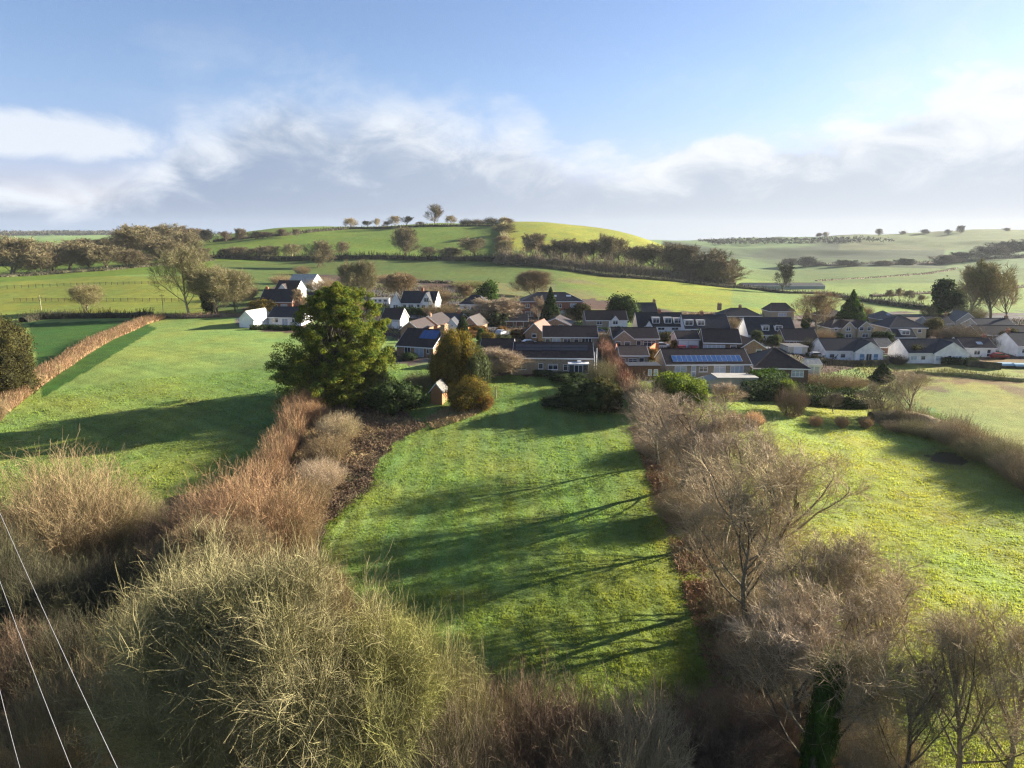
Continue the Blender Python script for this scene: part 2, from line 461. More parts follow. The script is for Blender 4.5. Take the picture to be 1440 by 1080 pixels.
# ------------------------------------------------------------------ vegetation materials
def twig_mat(name, col, col2, var=0.22):
    m, n, b, o = new_mat(name)
    oi = n.add('ShaderNodeObjectInfo'); geo = n.add('ShaderNodeNewGeometry')
    ns = n.noise(geo.outputs['Position'], 0.55, 4, 0.6)
    c = n.mix(n.maprange(ns, .35, .65), col, col2)
    k = n.ramp(oi.outputs['Random'], [(0, 1 - var), (1, 1 + var)])
    c = n.mix(1.0, c, k, blend='MULTIPLY')
    fine = n.noise(geo.outputs['Position'], 7.0, 2, 0.5)
    c = n.mix(1.0, c, n.ramp(fine, [(.3, .75), (.7, 1.25)]), blend='MULTIPLY')
    pw = n.add('ShaderNodeVectorMath', operation='ADD'); n.lk(geo.outputs['Position'], pw.inputs[0]); pw.inputs[1].default_value = (31, 17, 5)
    c = n.mix(n.math('MULTIPLY', n.maprange(n.noise(pw.outputs[0], .9, 4, .65), .52, .68), .55), c, tuple(x * y for x, y in zip(col, (.42, .42, .45))))
    c = n.mix(n.math('MULTIPLY', n.maprange(n.noise(pw.outputs[0], .33, 4, .65), .52, .66), .45), c, (.24, .23, .10))
    c = n.mix(1.0, c, n.ramp(geo.outputs['Random Per Island'], [(0, .55), (.6, 1.0), (1, 1.25)]), blend='MULTIPLY')
    n.lk(c, b.inputs['Base Color']); b.inputs['Roughness'].default_value = .85; b.inputs['Specular IOR Level'].default_value = .15
    return m
def leaf_mat(name, col, col2, trans=0.35, tcol=None):
    m, n, b, o = new_mat(name)
    oi = n.add('ShaderNodeObjectInfo'); geo = n.add('ShaderNodeNewGeometry')
    ns = n.noise(geo.outputs['Position'], 0.7, 4, 0.6)
    c = n.mix(n.maprange(ns, .36, .64), col, col2)
    c = n.mix(1.0, c, n.ramp(oi.outputs['Random'], [(0, .85), (1, 1.2)]), blend='MULTIPLY')
    fine = n.noise(geo.outputs['Position'], 5.0, 2, 0.5)
    c = n.mix(1.0, c, n.ramp(fine, [(.3, .65), (.7, 1.3)]), blend='MULTIPLY')
    c = n.mix(1.0, c, n.ramp(geo.outputs['Random Per Island'], [(0, .55), (1, 1.4)]), blend='MULTIPLY')
    n.lk(c, b.inputs['Base Color']); b.inputs['Roughness'].default_value = .85; b.inputs['Specular IOR Level'].default_value = .08
    t = n.add('ShaderNodeBsdfTranslucent'); n.lk(n.mix(1.0, c, tcol or (1.5, 1.5, .7), blend='MULTIPLY'), t.inputs[0])
    mx = n.add('ShaderNodeMixShader'); mx.inputs[0].default_value = trans
    n.lk(b.outputs[0], mx.inputs[1]); n.lk(t.outputs[0], mx.inputs[2]); n.lk(mx.outputs[0], o.inputs[0])
    return m
TW = {
 'lichen': twig_mat("twigs_lichen", (.23, .21, .095), (.30, .265, .14)),
 'tan':    twig_mat("twigs_tan", (.29, .22, .12), (.24, .17, .085)),
 'pink':   twig_mat("twigs_pinkish", (.46, .36, .245), (.37, .29, .19)),
 'grey':   twig_mat("twigs_grey", (.42, .335, .20), (.33, .265, .155)),
 'olive':  twig_mat("twigs_olive", (.22, .20, .085), (.29, .25, .12)),
 'orange': twig_mat("twigs_russet", (.35, .22, .115), (.28, .18, .10)),
 'beech':  twig_mat("leaves_copper_beech", (.25, .135, .082), (.19, .095, .058)),
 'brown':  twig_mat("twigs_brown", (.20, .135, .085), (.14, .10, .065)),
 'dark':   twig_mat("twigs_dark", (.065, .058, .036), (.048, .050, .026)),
 'hay': twig_mat("stems_dry_grass", (.27, .27, .085), (.23, .21, .08)),
 'russet': twig_mat("stems_russet", (.34, .205, .105), (.27, .16, .085)),
 'straw':  twig_mat("stems_straw", (.42, .33, .17), (.33, .22, .12)),
 'reed':   twig_mat("stems_reedy", (.35, .285, .16), (.28, .22, .12)),
 'tuft':   twig_mat("stems_tuft", (.62, .42, .24), (.55, .35, .19)),
 'wood':   twig_mat("twigs_woodland", (.235, .20, .105), (.185, .155, .088)),
 'woodb':  twig_mat("twigs_woodland_brown", (.19, .15, .088), (.23, .185, .105)),
 'plum':   twig_mat("twigs_plum", (.21, .165, .11), (.17, .135, .085)),
}
BARK = {
 'grey': twig_mat("bark_grey", (.17, .145, .10), (.12, .105, .07)),
 'pale': twig_mat("bark_lichen", (.34, .32, .19), (.26, .24, .14)),
 'dark': twig_mat("bark_dark", (.07, .06, .04), (.05, .045, .03)),
}
LF = {
 'fir':   leaf_mat("needles_cypress", (.050, .086, .018), (.140, .150, .020), .36),
 'dark':  leaf_mat("leaves_dark", (.020, .038, .012), (.032, .050, .013), .2),
 'ivy':   leaf_mat("leaves_ivy", (.045, .085, .014), (.03, .06, .012), .3),
 'gold':  leaf_mat("leaves_golden", (.165, .118, .022), (.095, .082, .020), .33),
 'lime':  leaf_mat("leaves_yellow_green", (.12, .15, .02), (.07, .11, .02), .35),
 'sage':  leaf_mat("leaves_grey_green", (.070, .085, .036), (.05, .062, .026), .25),
 'olive': leaf_mat("leaves_olive", (.060, .054, .016), (.040, .040, .014), .25),
 'russet':leaf_mat("leaves_russet", (.19, .09, .025), (.10, .07, .025), .3),
 'yellow':leaf_mat("leaves_yellow", (.36, .26, .03), (.28, .2, .03), .35),
}

# ------------------------------------------------------------------ growth
def nrm(v): return v / (np.linalg.norm(v, axis=-1, keepdims=True) + 1e-9)
def strands(rng, p0, d0, L, k, wig, up=0.0):
    N = len(p0); P = np.empty((N, k + 1, 3)); P[:, 0] = p0; d = nrm(np.array(d0, float))
    L = np.broadcast_to(np.asarray(L, float), (N,))
    upv = np.zeros((N, 3)); upv[:, 2] = up
    for i in range(k):
        d = nrm(d + rng.normal(0, wig, (N, 3)) + upv)
        P[:, i + 1] = P[:, i] + d * (L / k)[:, None]
    return P
def spawn(rng, P, per, t0, t1, a0, a1):
    N, K, _ = P.shape; k = K - 1
    t = (np.arange(per)[None] + rng.uniform(0, 1, (N, per))) / per
    t = t0 + (t1 - t0) * t
    f = np.clip(t * k, 0, k - 1e-6); i = f.astype(int); fr = (f - i)[..., None]
    r = np.arange(N)[:, None]
    A = P[r, i]; B = P[r, i + 1]
    pos = A + (B - A) * fr; d = nrm(B - A)
    pr = nrm(np.cross(d, nrm(rng.normal(0, 1, d.shape))))
    ang = rng.uniform(a0, a1, (N, per, 1))
    nd = d * np.cos(ang) + pr * np.sin(ang)
    return pos.reshape(-1, 3), nd.reshape(-1, 3), t.reshape(-1)
def tubes(rng, P, r0, r1, s=3):
    """(N,k+1,3) strands to tubes; s=2 makes flat strips"""
    N, K, _ = P.shape
    r0 = np.broadcast_to(np.asarray(r0, float), (N,)); r1 = np.broadcast_to(np.asarray(r1, float), (N,))
    t = np.linspace(0, 1, K)[None]
    R = r0[:, None] * (1 - t) + r1[:, None] * t
    T = np.empty_like(P); T[:, 1:-1] = P[:, 2:] - P[:, :-2]; T[:, 0] = P[:, 1] - P[:, 0]; T[:, -1] = P[:, -1] - P[:, -2]
    T = nrm(T)
    ref = nrm(rng.normal(0, 1, (N, 1, 3)))
    U = nrm(np.cross(T, ref)); W = np.cross(T, U)
    if s == 2:
        V = np.stack([P + U * R[..., None], P - U * R[..., None]], 2)
    else:
        a = np.arange(s) * 2 * math.pi / s
        V = P[:, :, None] + R[..., None, None] * (U[:, :, None] * np.cos(a)[:, None] + W[:, :, None] * np.sin(a)[:, None])
    idx = np.arange(N * K * s).reshape(N, K, s)
    if s == 2:
        Q = np.stack([idx[:, :-1, 0], idx[:, :-1, 1], idx[:, 1:, 1], idx[:, 1:, 0]], -1).reshape(-1, 4)
    else:
        a_ = idx[:, :-1]; b_ = idx[:, 1:]
        Q = np.stack([a_, np.roll(a_, -1, 2), np.roll(b_, -1, 2), b_], -1).reshape(-1, 4)
    return V.reshape(-1, 3), Q
def join(parts):
    Vs, Qs, o = [], [], 0
    for V, Q in parts:
        Vs.append(V); Qs.append(Q + o); o += len(V)
    return np.concatenate(Vs), np.concatenate(Qs)
def cards(rng, P, Nrm, size, asp=1.7, flat=0.6):
    """leaf-sized quads at points P roughly facing Nrm"""
    N = len(P)
    n = nrm(Nrm + rng.normal(0, flat, (N, 3)))
    u = nrm(np.cross(n, rng.normal(0, 1, (N, 3)))); v = np.cross(n, u)
    s = (np.asarray(size) * rng.uniform(.6, 1.3, N))[:, None]
    a = u * s * asp * .5; b_ = v * s * .5
    V = np.stack([P - a, P - b_ * .9, P + a, P + b_ * .9], 1).reshape(-1, 3)
    return V, np.arange(N * 4).reshape(-1, 4)

PROTO = {}
def bare_tree(key, seed, limbs=9, br=9, tw=8, fine=5, spread=.8, trunk=.22, r0=.030, tr=.0016, lean=0.04, up=.10, reach=.52, multi=1, droop=0.0, dome=None):
    """unit-height bare tree -> (trunk mesh, crown mesh)"""
    def shape(P, soft):
        # a full rounded crown: limbs that overrun the dome bend back towards it
        if dome is None: return P
        rx, zc, rz_ = dome
        q = P - np.array([0, 0, zc]); rr = np.sqrt((q[..., 0] / rx) ** 2 + (q[..., 1] / rx) ** 2 + (q[..., 2] / rz_) ** 2)
        k = np.where(rr > .80, (.80 + (rr - .80) * soft) / np.maximum(rr, 1e-6), 1.0)
        return np.array([0, 0, zc]) + q * k[..., None]
    rng = np.random.default_rng(seed)
    if multi == 1:
        p0 = np.zeros((1, 3)); d0 = np.array([[rng.normal(0, lean), rng.normal(0, lean), 1]])
    else:
        p0 = np.concatenate([rng.normal(0, .018, (multi, 2)), np.zeros((multi, 1))], 1)
        d0 = np.concatenate([rng.normal(0, .30, (multi, 2)), np.ones((multi, 1))], 1)
    T = strands(rng, p0, d0, .72, 9, .06, .05)
    p, d, t = spawn(rng, T, limbs, trunk, 1.0, .45, 1.0)
    f = np.clip((t - trunk) / (1 - trunk), 0, 1)
    d[:, 2] = np.abs(d[:, 2]) * .7 + .10 + .9 * f ** 1.5
    L = spread * reach * (.80 + .55 * np.sin(np.clip(f * 2.2 + .45, 0, 3.1)) - .62 * f) * rng.uniform(.8, 1.2, len(t))
    B1 = shape(strands(rng, p, d, L, 8, .09, up), .45)
    p, d, t1 = spawn(rng, B1, br, .15, 1.0, .35, .95)
    L1 = np.repeat(L, br) * .50 * (1.15 - .6 * t1) * rng.uniform(.7, 1.25, len(t1))
    B2 = strands(rng, p, d, L1, 5, .11, up * .9)
    if dome: B2[:, 1:] = shape(B2[:, 1:], .75)
    p, d, t2 = spawn(rng, B2, tw, .15, 1.0, .3, .95)
    L2 = np.repeat(L1, tw) * .50 * (1.15 - .4 * t2) * rng.uniform(.7, 1.25, len(t2))
    B3 = strands(rng, p, d, L2, 4, .13, up * .6 - droop)
    parts = [tubes(rng, B2, r0 * .11, r0 * .045, 3), tubes(rng, B3, max(r0 * .045, tr * 1.2), tr * 1.0, 3)]
    if fine:
        p, d, t3 = spawn(rng, B3, fine, .1, 1.0, .3, 1.0)
        L3 = np.maximum(np.repeat(L2, fine) * .74 * rng.uniform(.6, 1.25, len(t3)), .022)
        B4 = strands(rng, p, d, L3, 3, .14, up * .4 - droop)
        parts.append(tubes(rng, B4, tr * 1.1, tr * .7, 2))
    tv = join([tubes(rng, T, r0, r0 * .30, 8), tubes(rng, B1, r0 * (.36 if multi == 1 else .26), r0 * .10, 5)])
    tv[0][:, 2] -= .01
    PROTO[key] = (np_mesh("trunk", *tv, smooth=True), np_mesh("crown", *join(parts), smooth=False))

def bush(key, seed, n=260, sub=9, fine=4, w=.62, tr=.0028, up=.06, dome=True):
    """unit-height multi-stemmed twiggy bush -> one mesh; unit radius about w"""
    rng = np.random.default_rng(seed)
    a = rng.uniform(0, 2 * math.pi, n); q = np.sqrt(rng.uniform(0, 1, n))
    p0 = np.stack([np.cos(a) * q * w * .45, np.sin(a) * q * w * .45, np.zeros(n)], 1)
    d0 = np.stack([np.cos(a) * q * w * .95, np.sin(a) * q * w * .95, np.ones(n) * .85], 1)
    L = (1.03 - .28 * q ** 2) * rng.uniform(.62, 1.02, n)
    S = strands(rng, p0, d0, L, 6, .09, up)
    p, d, t = spawn(rng, S, sub, .25, 1.0, .2, .85)
    L1 = np.repeat(L, sub) * .27 * rng.uniform(.5, 1.2, len(t))
    S1 = strands(rng, p, d, L1, 3, .15, .08)
    parts = [tubes(rng, S, tr * 2.6, tr * 1.0, 3), tubes(rng, S1, tr * 1.0, tr * .6, 2)]
    if fine:
        p, d, t = spawn(rng, S1, fine, .2, 1.0, .3, 1.0)
        S2 = strands(rng, p, d, np.repeat(L1, fine) * .5, 2, .15, .04)
        parts.append(tubes(rng, S2, tr * .7, tr * .5, 2))
    V, Q = join(parts); V[:, 2] = np.maximum(V[:, 2], -.02)
    PROTO[key] = np_mesh("crown", V, Q)

def lumpy(rng, n, w=.5, h=1.0, lobes=14, low=.12):
    """points + outward normals on a lumpy dome of unit height"""
    C, R = [], []
    for i in range(lobes):
        a = rng.uniform(0, 6.283); q = math.sqrt(rng.uniform(0, 1)); zz = rng.uniform(.22, .80)
        wid = w * (1 - ((zz - .40) / .78) ** 2) ** .5
        C.append((math.cos(a) * q * wid * .72, math.sin(a) * q * wid * .72, zz * h)); R.append(rng.uniform(.17, .30) * (w / .5) ** .7)
    C = np.array(C); R = np.array(R)
    i = rng.choice(lobes, n, p=R**2 / (R**2).sum()); v = nrm(rng.normal(0, 1, (n, 3)))
    P = C[i] + v * (R[i] * np.where(rng.uniform(0, 1, n) < .16, rng.uniform(1.0, 1.32, n), rng.uniform(.72, 1.05, n)))[:, None]
    keep = P[:, 2] > .0
    return P[keep], v[keep], C, R
def blob_core(C, R, k=.74):
    V, Q, o = [], [], 0
    u = np.linspace(0, 2 * math.pi, 9)[:-1]; vv = np.linspace(0, math.pi, 6)
    for c, r in zip(C, R):
        g = np.stack([np.outer(np.sin(vv), np.cos(u)), np.outer(np.sin(vv), np.sin(u)), np.outer(np.cos(vv), np.ones(8))], -1) * r * k + c
        g[..., 2] = np.maximum(g[..., 2], -.02)
        idx = np.arange(48).reshape(6, 8)
        Q.append(np.stack([idx[:-1], np.roll(idx[:-1], -1, 1), np.roll(idx[1:], -1, 1), idx[1:]], -1).reshape(-1, 4) + o)
        V.append(g.reshape(-1, 3)); o += 48
    return np.concatenate(V), np.concatenate(Q)
def evergreen(key, seed, n=5200, w=.55, size=.055, lobes=16):
    rng = np.random.default_rng(seed)
    P, Nn, C, R = lumpy(rng, n, w, 1.0, lobes)
    PROTO[key] = np_mesh("crown", *join([cards(rng, P, Nn, size), blob_core(C, R)]))
def conifer(key, seed, n=6000, w=.22, size=.035, taper=1.0):
    rng = np.random.default_rng(seed)
    z = 1 - np.sqrt(rng.uniform(0, 1, n)) * .97
    z = np.clip(z, .02, .995)
    a = rng.uniform(0, 6.283, n)
    prof = w * np.minimum(1, ((1 - z) * 1.35) ** taper) * (.55 + .45 * np.clip(z / .12, 0, 1))
    lump = .60 + .52 * vnoise(a * 2.2 + 3, z * 11, seed) + .22 * vnoise(a * 5, z * 30, seed + 1)
    r = prof * lump * rng.uniform(.80, 1.0, n)
    P = np.stack([np.cos(a) * r, np.sin(a) * r, z], 1)
    Nn = np.stack([np.cos(a), np.sin(a), np.ones(n) * .35], 1)
    V, Q = cards(rng, P, Nn, size)
    zz = np.linspace(.0, .97, 9); cone = np.stack([w * .42 * np.minimum(1, ((1 - zz) * 1.35) ** taper), zz], 1)
    u = np.arange(8) * 6.2832 / 8
    cvx = np.stack([np.outer(cone[:, 0], np.cos(u)), np.outer(cone[:, 0], np.sin(u)), np.outer(cone[:, 1], np.ones(8))], -1).reshape(-1, 3)
    idx = np.arange(72).reshape(9, 8)
    cq = np.stack([idx[:-1], np.roll(idx[:-1], -1, 1), np.roll(idx[1:], -1, 1), idx[1:]], -1).reshape(-1, 4)
    PROTO[key] = np_mesh("crown", *join([(V, Q), (cvx, cq)]))

for k in range(5): bare_tree(f"near{k}", 100 + k, 13, 10, 9, 7, spread=.98, trunk=.20, r0=.0185, tr=.00054, up=.11, dome=(.48, .54, .46))
for k in range(2): bare_tree(f"lich{k}", 120 + k, 19, 13, 11, 12, spread=1.05, trunk=.05, r0=.0125, tr=.00045, up=.10, multi=2, reach=.58, droop=.05, dome=(.52, .48, .46))
for k in range(3): bare_tree(f"mid{k}", 140 + k, 13, 10, 9, 8, spread=1.02, trunk=.18, r0=.019, tr=.0010, up=.11, dome=(.48, .53, .46))
for k in range(3): bare_tree(f"thick{k}", 150 + k, 15, 11, 9, 8, spread=1.1, trunk=.08, r0=.016, tr=.0012, up=.11, multi=3, dome=(.56, .50, .50))
for k in range(4): bare_tree(f"far{k}", 160 + k, 14, 10, 8, 7, spread=1.0, trunk=.13, r0=.024, tr=.0021, up=.10)
for k in range(2): bare_tree(f"fardense{k}", 170 + k, 15, 10, 8, 8, spread=1.1, trunk=.05, r0=.022, tr=.0024, up=.09, multi=2)
for k in range(4): bush(f"bush{k}", 200 + k, n=300, sub=10, fine=5, w=.75 + .08 * k, tr=.0018)
for k in range(2): bush(f"fine{k}", 210 + k, n=460, sub=12, fine=6, w=.85, tr=.0011)
for k in range(2): bush(f"tuft{k}", 220 + k, n=420, sub=4, fine=0, w=.8, tr=.006, up=-.04)
for k in range(3): evergreen(f"ever{k}", 230 + k, w=.5 + .06 * k)
for k in range(2): evergreen(f"dome{k}", 240 + k, n=7000, w=.62, size=.045, lobes=26)
for k in range(3): conifer(f"cone{k}", 250 + k, w=.20 + .05 * k)
conifer("column", 256, w=.15, taper=.55)
evergreen("leafy0", 260, n=26000, w=.62, size=.026, lobes=30)
evergreen("leafy1", 261, n=26000, w=.58, size=.026, lobes=24)
evergreen("ivycol", 262, n=16000, w=.50, size=.022, lobes=22)
conifer("plume0", 263, n=14000, w=.30, size=.026, taper=.62)
conifer("plume1", 264, n=14000, w=.26, size=.026, taper=.70)

TREES = []
_mcache = {}
def proto(key, part, mat):
    k = (key, part, mat.name)
    if k not in _mcache:
        src = PROTO[key]; src = src[part] if isinstance(src, tuple) else src
        me = src if not src.materials else src.copy()
        me.materials.clear(); me.materials.append(mat); _mcache[k] = me
    return _mcache[k]
def plant(name, key, px, pb, pt, wpx, mat, label, cat, group=None, bark=None, Yoff=None, parts=None, base=None):
    """stand a plant on the ground shown at px,pb; its top reaches the row pt, it is wpx pixels wide"""
    p = base if base is not None else at(px, pb)
    dep = depth_of(p)
    H = z_at(px, pt, p.y) - p.z
    Wm = wpx * dep / F
    src = PROTO[key]; tup = isinstance(src, tuple)
    crown = src[1] if tup else src
    k = ('dim', key)
    if k not in _mcache:
        co = np.empty(len(crown.vertices) * 3, np.float32); crown.vertices.foreach_get("co", co); co = co.reshape(-1, 3)
        _mcache[k] = (np.percentile(co[:, 2], 99.6), np.percentile(co[:, 0], 99) - np.percentile(co[:, 0], 1))
    ph, pw = _mcache[k]
    sz = H / ph; sxy = Wm / pw
    rz = RNG.uniform(0, 6.28)
    if tup and parts is not False:
        root = empty(name, p, rz); root.scale = (sxy, sxy, sz)
        link("trunk", proto(key, 0, bark or BARK['grey']), root)
        link("crown", proto(key, 1, mat), root)
    elif tup:
        k2 = (key, 'whole', mat.name)
        if k2 not in _mcache:
            Vs, Qs = [], []
            for me in src:
                co = np.empty(len(me.vertices) * 3, np.float32); me.vertices.foreach_get("co", co)
                li = np.empty(len(me.loops), np.int32); me.loops.foreach_get("vertex_index", li)
                Vs.append(co.reshape(-1, 3)); Qs.append(li.reshape(-1, 4))
            _mcache[k2] = np_mesh(name, *join(list(zip(Vs, Qs))), mat=mat)
        root = link(name, _mcache[k2], loc=p, rz=rz, sc=(sxy, sxy, sz))
    else:
        root = link(name, proto(key, 0, mat), loc=p, rz=rz, sc=(sxy, sxy, sz))
    tag(root, label, cat, group)
    TREES.append(root)
    return root

def path_pts(pix, step):
    W = [at(*q) for q in pix]; out = []
    for a, b_ in zip(W[:-1], W[1:]):
        n = max(1, int((b_ - a).length / step))
        for i in range(n):
            out.append((a + (b_ - a) * (i / n)))
    out.append(W[-1]); return out
def hedge(name, pix, width, height, mat, label, n_per_m=26, r=.02, lean=.25, core=.5, side=3, seed=1, cat="hedge", group=None, ragged=.35, leafy=None, world=None, top_flat=False):
    """a hedge grown along ground pixels: upright stems with side twigs round an inner thicket"""
    rng = np.random.default_rng(seed)
    W = [at(*q) for q in pix] if world is None else world
    seg = [(b_ - a).to_2d().length for a, b_ in zip(W[:-1], W[1:])]
    tot = sum(seg); n = int(tot * n_per_m)
    cum = np.concatenate([[0], np.cumsum(seg)])
    s = rng.uniform(0, tot, n)
    i = np.clip(np.searchsorted(cum, s) - 1, 0, len(seg) - 1)
    f = (s - cum[i]) / np.array(seg)[i]
    Wn = np.array([tuple(q) for q in W])
    c = Wn[i] + (Wn[i + 1] - Wn[i]) * f[:, None]
    dr = nrm((Wn[i + 1] - Wn[i]) * np.array([1, 1, 0])); nm = np.stack([-dr[:, 1], dr[:, 0], 0 * dr[:, 0]], 1)
    off = rng.uniform(-1, 1, n); off = np.sign(off) * np.abs(off) ** .8
    p0 = c + nm * (off * width * .5)[:, None]
    p0[:, 2] = terr(p0[:, 0], p0[:, 1]) - .05
    hv = height * (1 - ragged * .6 + ragged * 1.4 * (fnoise(s * .30, off * .9 + seed, seed, 4) - .15)) * (1 - .34 * off ** 2)
    parts = []
    if leafy is None:
        d0 = nm * (off * lean)[:, None] + rng.normal(0, .16, (n, 3)); d0[:, 2] = 1
        S = strands(rng, p0, d0, hv * (rng.uniform(.45, 1.0, n) + .35 * ragged * rng.uniform(0, 1, n) ** 4), 4, .09, .05)
        parts.append(tubes(rng, S, r, r * .5, 3 if r > .03 else 2))
        p, d, t = spawn(rng, S, side, .3, 1.0, .2, .8)
        S1 = strands(rng, p, d, np.repeat(hv, side) * .24 * rng.uniform(.5, 1.2, len(t)), 2, .14, .08)
        parts.append(tubes(rng, S1, r * .55, r * .35, 2))
    else:
        m_ = n * 3
        j = rng.integers(0, n, m_); o2 = rng.uniform(-1, 1, m_); zf = rng.uniform(0.02, 1, m_)
        shell = rng.uniform(0, 1, m_) < .55
        o2 = np.where(shell, np.sign(o2) * rng.uniform(.86, 1.05, m_), o2); zf = np.where(shell, zf, rng.uniform(.9, 1.06, m_))
        P = c[j] + nm[j] * (o2 * width * .5 * (1 - (0 if top_flat else .22) * zf ** 3))[:, None]
        P += rng.normal(0, leafy * .5, (m_, 3))
        P[:, 2] = terr(P[:, 0], P[:, 1]) + hv[j] * zf
        Nn = nm[j] * o2[:, None]; Nn[:, 2] = zf
        parts.append(cards(rng, P, Nn, leafy))
    # inner thicket: a lumpy loft
    ks = np.arange(0, tot + .01, max(.9, width * .4)); ks = np.append(ks, tot) if ks[-1] < tot - .1 else ks
    ii = np.clip(np.searchsorted(cum, ks) - 1, 0, len(seg) - 1); ff = (ks - cum[ii]) / np.array(seg)[ii]
    cc = Wn[ii] + (Wn[ii + 1] - Wn[ii]) * ff[:, None]
    dd = nrm((Wn[ii + 1] - Wn[ii]) * np.array([1, 1, 0])); nn = np.stack([-dd[:, 1], dd[:, 0], 0 * dd[:, 0]], 1)
    hk = height * (1 - ragged * .6 + ragged * 1.2 * (fnoise(ks * .22, ks * 0 + seed, seed, 3) - .15)) * core
    prof = np.array([(-.50, -.05), (-.46, .45), (-.30, .88), (0, 1.0), (.30, .88), (.46, .45), (.50, -.05)])
    if leafy and top_flat: prof = np.array([(-.50, -.05), (-.50, .5), (-.46, .97), (0, 1.0), (.46, .97), (.50, .5), (.50, -.05)])
    G = cc[:, None] + nn[:, None] * (prof[None, :, 0:1] * width * (.92 if leafy else .80))
    G = G + rng.normal(0, .05 * min(width, height), G.shape)
    G[..., 2] = terr(G[..., 0], G[..., 1]) + hk[:, None] * prof[None, :, 1]
    nk = len(ks); idx = np.arange(nk * 7).reshape(nk, 7)
    parts.append((G.reshape(-1, 3), np.stack([idx[:-1, :-1], idx[1:, :-1], idx[1:, 1:], idx[:-1, 1:]], -1).reshape(-1, 4)))
    V, Q = join(parts)
    org = Wn[len(Wn) // 2].copy(); V = V - org
    o = link(name, np_mesh(name, V, Q, mat=mat), loc=org)
    tag(o, label, cat, group); return o
# ------------------------------------------------------------------ building materials
def wall_mat(name, col, kind='render', col2=None):
    m, n, b, o = new_mat(name)
    tcn = n.add('ShaderNodeTexCoord'); oi = n.add('ShaderNodeObjectInfo'); P = tcn.outputs['Object']
    ns = n.noise(P, 0.8, 5, .6)
    c = n.mix(n.maprange(ns, .3, .7), tuple(x * .86 for x in col), tuple(min(.85, x * 1.06) for x in col))
    if kind in ('brick', 'stone'):
        mp = n.add('ShaderNodeMapping'); n.lk(P, mp.inputs[0]); mp.inputs['Rotation'].default_value = (rad(90), 0, 0)
        br = n.add('ShaderNodeTexBrick'); n.lk(mp.outputs[0], br.inputs[0])
        c2 = col2 or tuple(x * .6 for x in col)
        br.inputs['Color1'].default_value = (*col, 1); br.inputs['Color2'].default_value = (*c2, 1)
        br.inputs['Mortar'].default_value = (*[min(.6, x * 1.25 + .03) for x in col], 1)
        s = 1.0 if kind == 'brick' else .55
        br.inputs['Scale'].default_value = s; br.inputs['Brick Width'].default_value = .24 if kind == 'brick' else .34
        br.inputs['Row Height'].default_value = .085 if kind == 'brick' else .12; br.inputs['Mortar Size'].default_value = .010
        c = n.mix(.55, c, br.outputs[0])
        c = n.mix(1.0, c, n.ramp(n.noise(P, 3.0, 3, .6), [(.3, .72), (.7, 1.25)]), blend='MULTIPLY')
    if kind == 'board':
        wv = n.add('ShaderNodeTexWave'); wv.bands_direction = 'Z'; wv.wave_profile = 'SAW'; n.lk(P, wv.inputs[0]); wv.inputs['Scale'].default_value = 2.1
        c = n.mix(1.0, c, n.ramp(wv.outputs['Fac'], [(0, .55), (.2, 1.0), (1, 1.08)]), blend='MULTIPLY')
    # weathering near the ground
    sz = n.add('ShaderNodeSeparateXYZ'); n.lk(P, sz.inputs[0])
    st = n.math('MULTIPLY', n.maprange(n.math('ADD', sz.outputs[2], n.math('MULTIPLY', ns, .8)), .9, .2), .35)
    c = n.mix(st, c, n.mix(1.0, c, (.6, .62, .5), blend='MULTIPLY'))
    n.lk(c, b.inputs['Base Color']); b.inputs['Roughness'].default_value = .85
    bm = n.add('ShaderNodeBump'); bm.inputs['Distance'].default_value = .03; n.lk(n.noise(P, 14, 3), bm.inputs['Height']); n.lk(bm.outputs[0], b.inputs['Normal'])
    return m
def roof_mat(name, col, col2, moss=.25, rough=.6):
    m, n, b, o = new_mat(name)
    tcn = n.add('ShaderNodeTexCoord'); oi = n.add('ShaderNodeObjectInfo'); P = tcn.outputs['Object']
    ns = n.noise(P, 1.1, 5, .65)
    c = n.mix(n.maprange(ns, .32, .68), col, col2)
    c = n.mix(1.0, c, n.ramp(oi.outputs['Random'], [(0, .75), (1, 1.3)]), blend='MULTIPLY')
    wv = n.add('ShaderNodeTexWave'); wv.bands_direction = 'Z'; wv.wave_profile = 'SAW'; n.lk(P, wv.inputs[0]); wv.inputs['Scale'].default_value = 1.75; wv.inputs['Distortion'].default_value = .3
    vo = n.add('ShaderNodeTexVoronoi'); n.lk(P, vo.inputs[0]); vo.inputs['Scale'].default_value = 3.0
    c = n.mix(1.0, c, n.ramp(vo.outputs['Color'], [(0, .72), (1, 1.3)]), blend='MULTIPLY')
    c = n.mix(n.math('MULTIPLY', n.maprange(n.noise(P, 2.3, 6, .7), .54, .70), moss), c, (.085, .085, .040))
    c = n.mix(1.0, c, n.ramp(wv.outputs['Fac'], [(0, .6), (.25, 1.0), (1, 1.1)]), blend='MULTIPLY')
    n.lk(c, b.inputs['Base Color']); b.inputs['Roughness'].default_value = rough
    bm = n.add('ShaderNodeBump'); bm.inputs['Distance'].default_value = .06; n.lk(wv.outputs['Fac'], bm.inputs['Height']); n.lk(bm.outputs[0], b.inputs['Normal'])
    return m
def flat_mat(name, col, rough=.5, metal=0.0, spec=.4):
    m, n, b, o = new_mat(name)
    tcn = n.add('ShaderNodeTexCoord'); ns = n.noise(tcn.outputs['Object'], 2.0, 4, .6)
    c = n.mix(ns, tuple(x * .8 for x in col), tuple(min(.9, x * 1.15) for x in col))
    n.lk(c, b.inputs['Base Color']); b.inputs['Roughness'].default_value = rough; b.inputs['Metallic'].default_value = metal
    b.inputs['Specular IOR Level'].default_value = spec
    return m
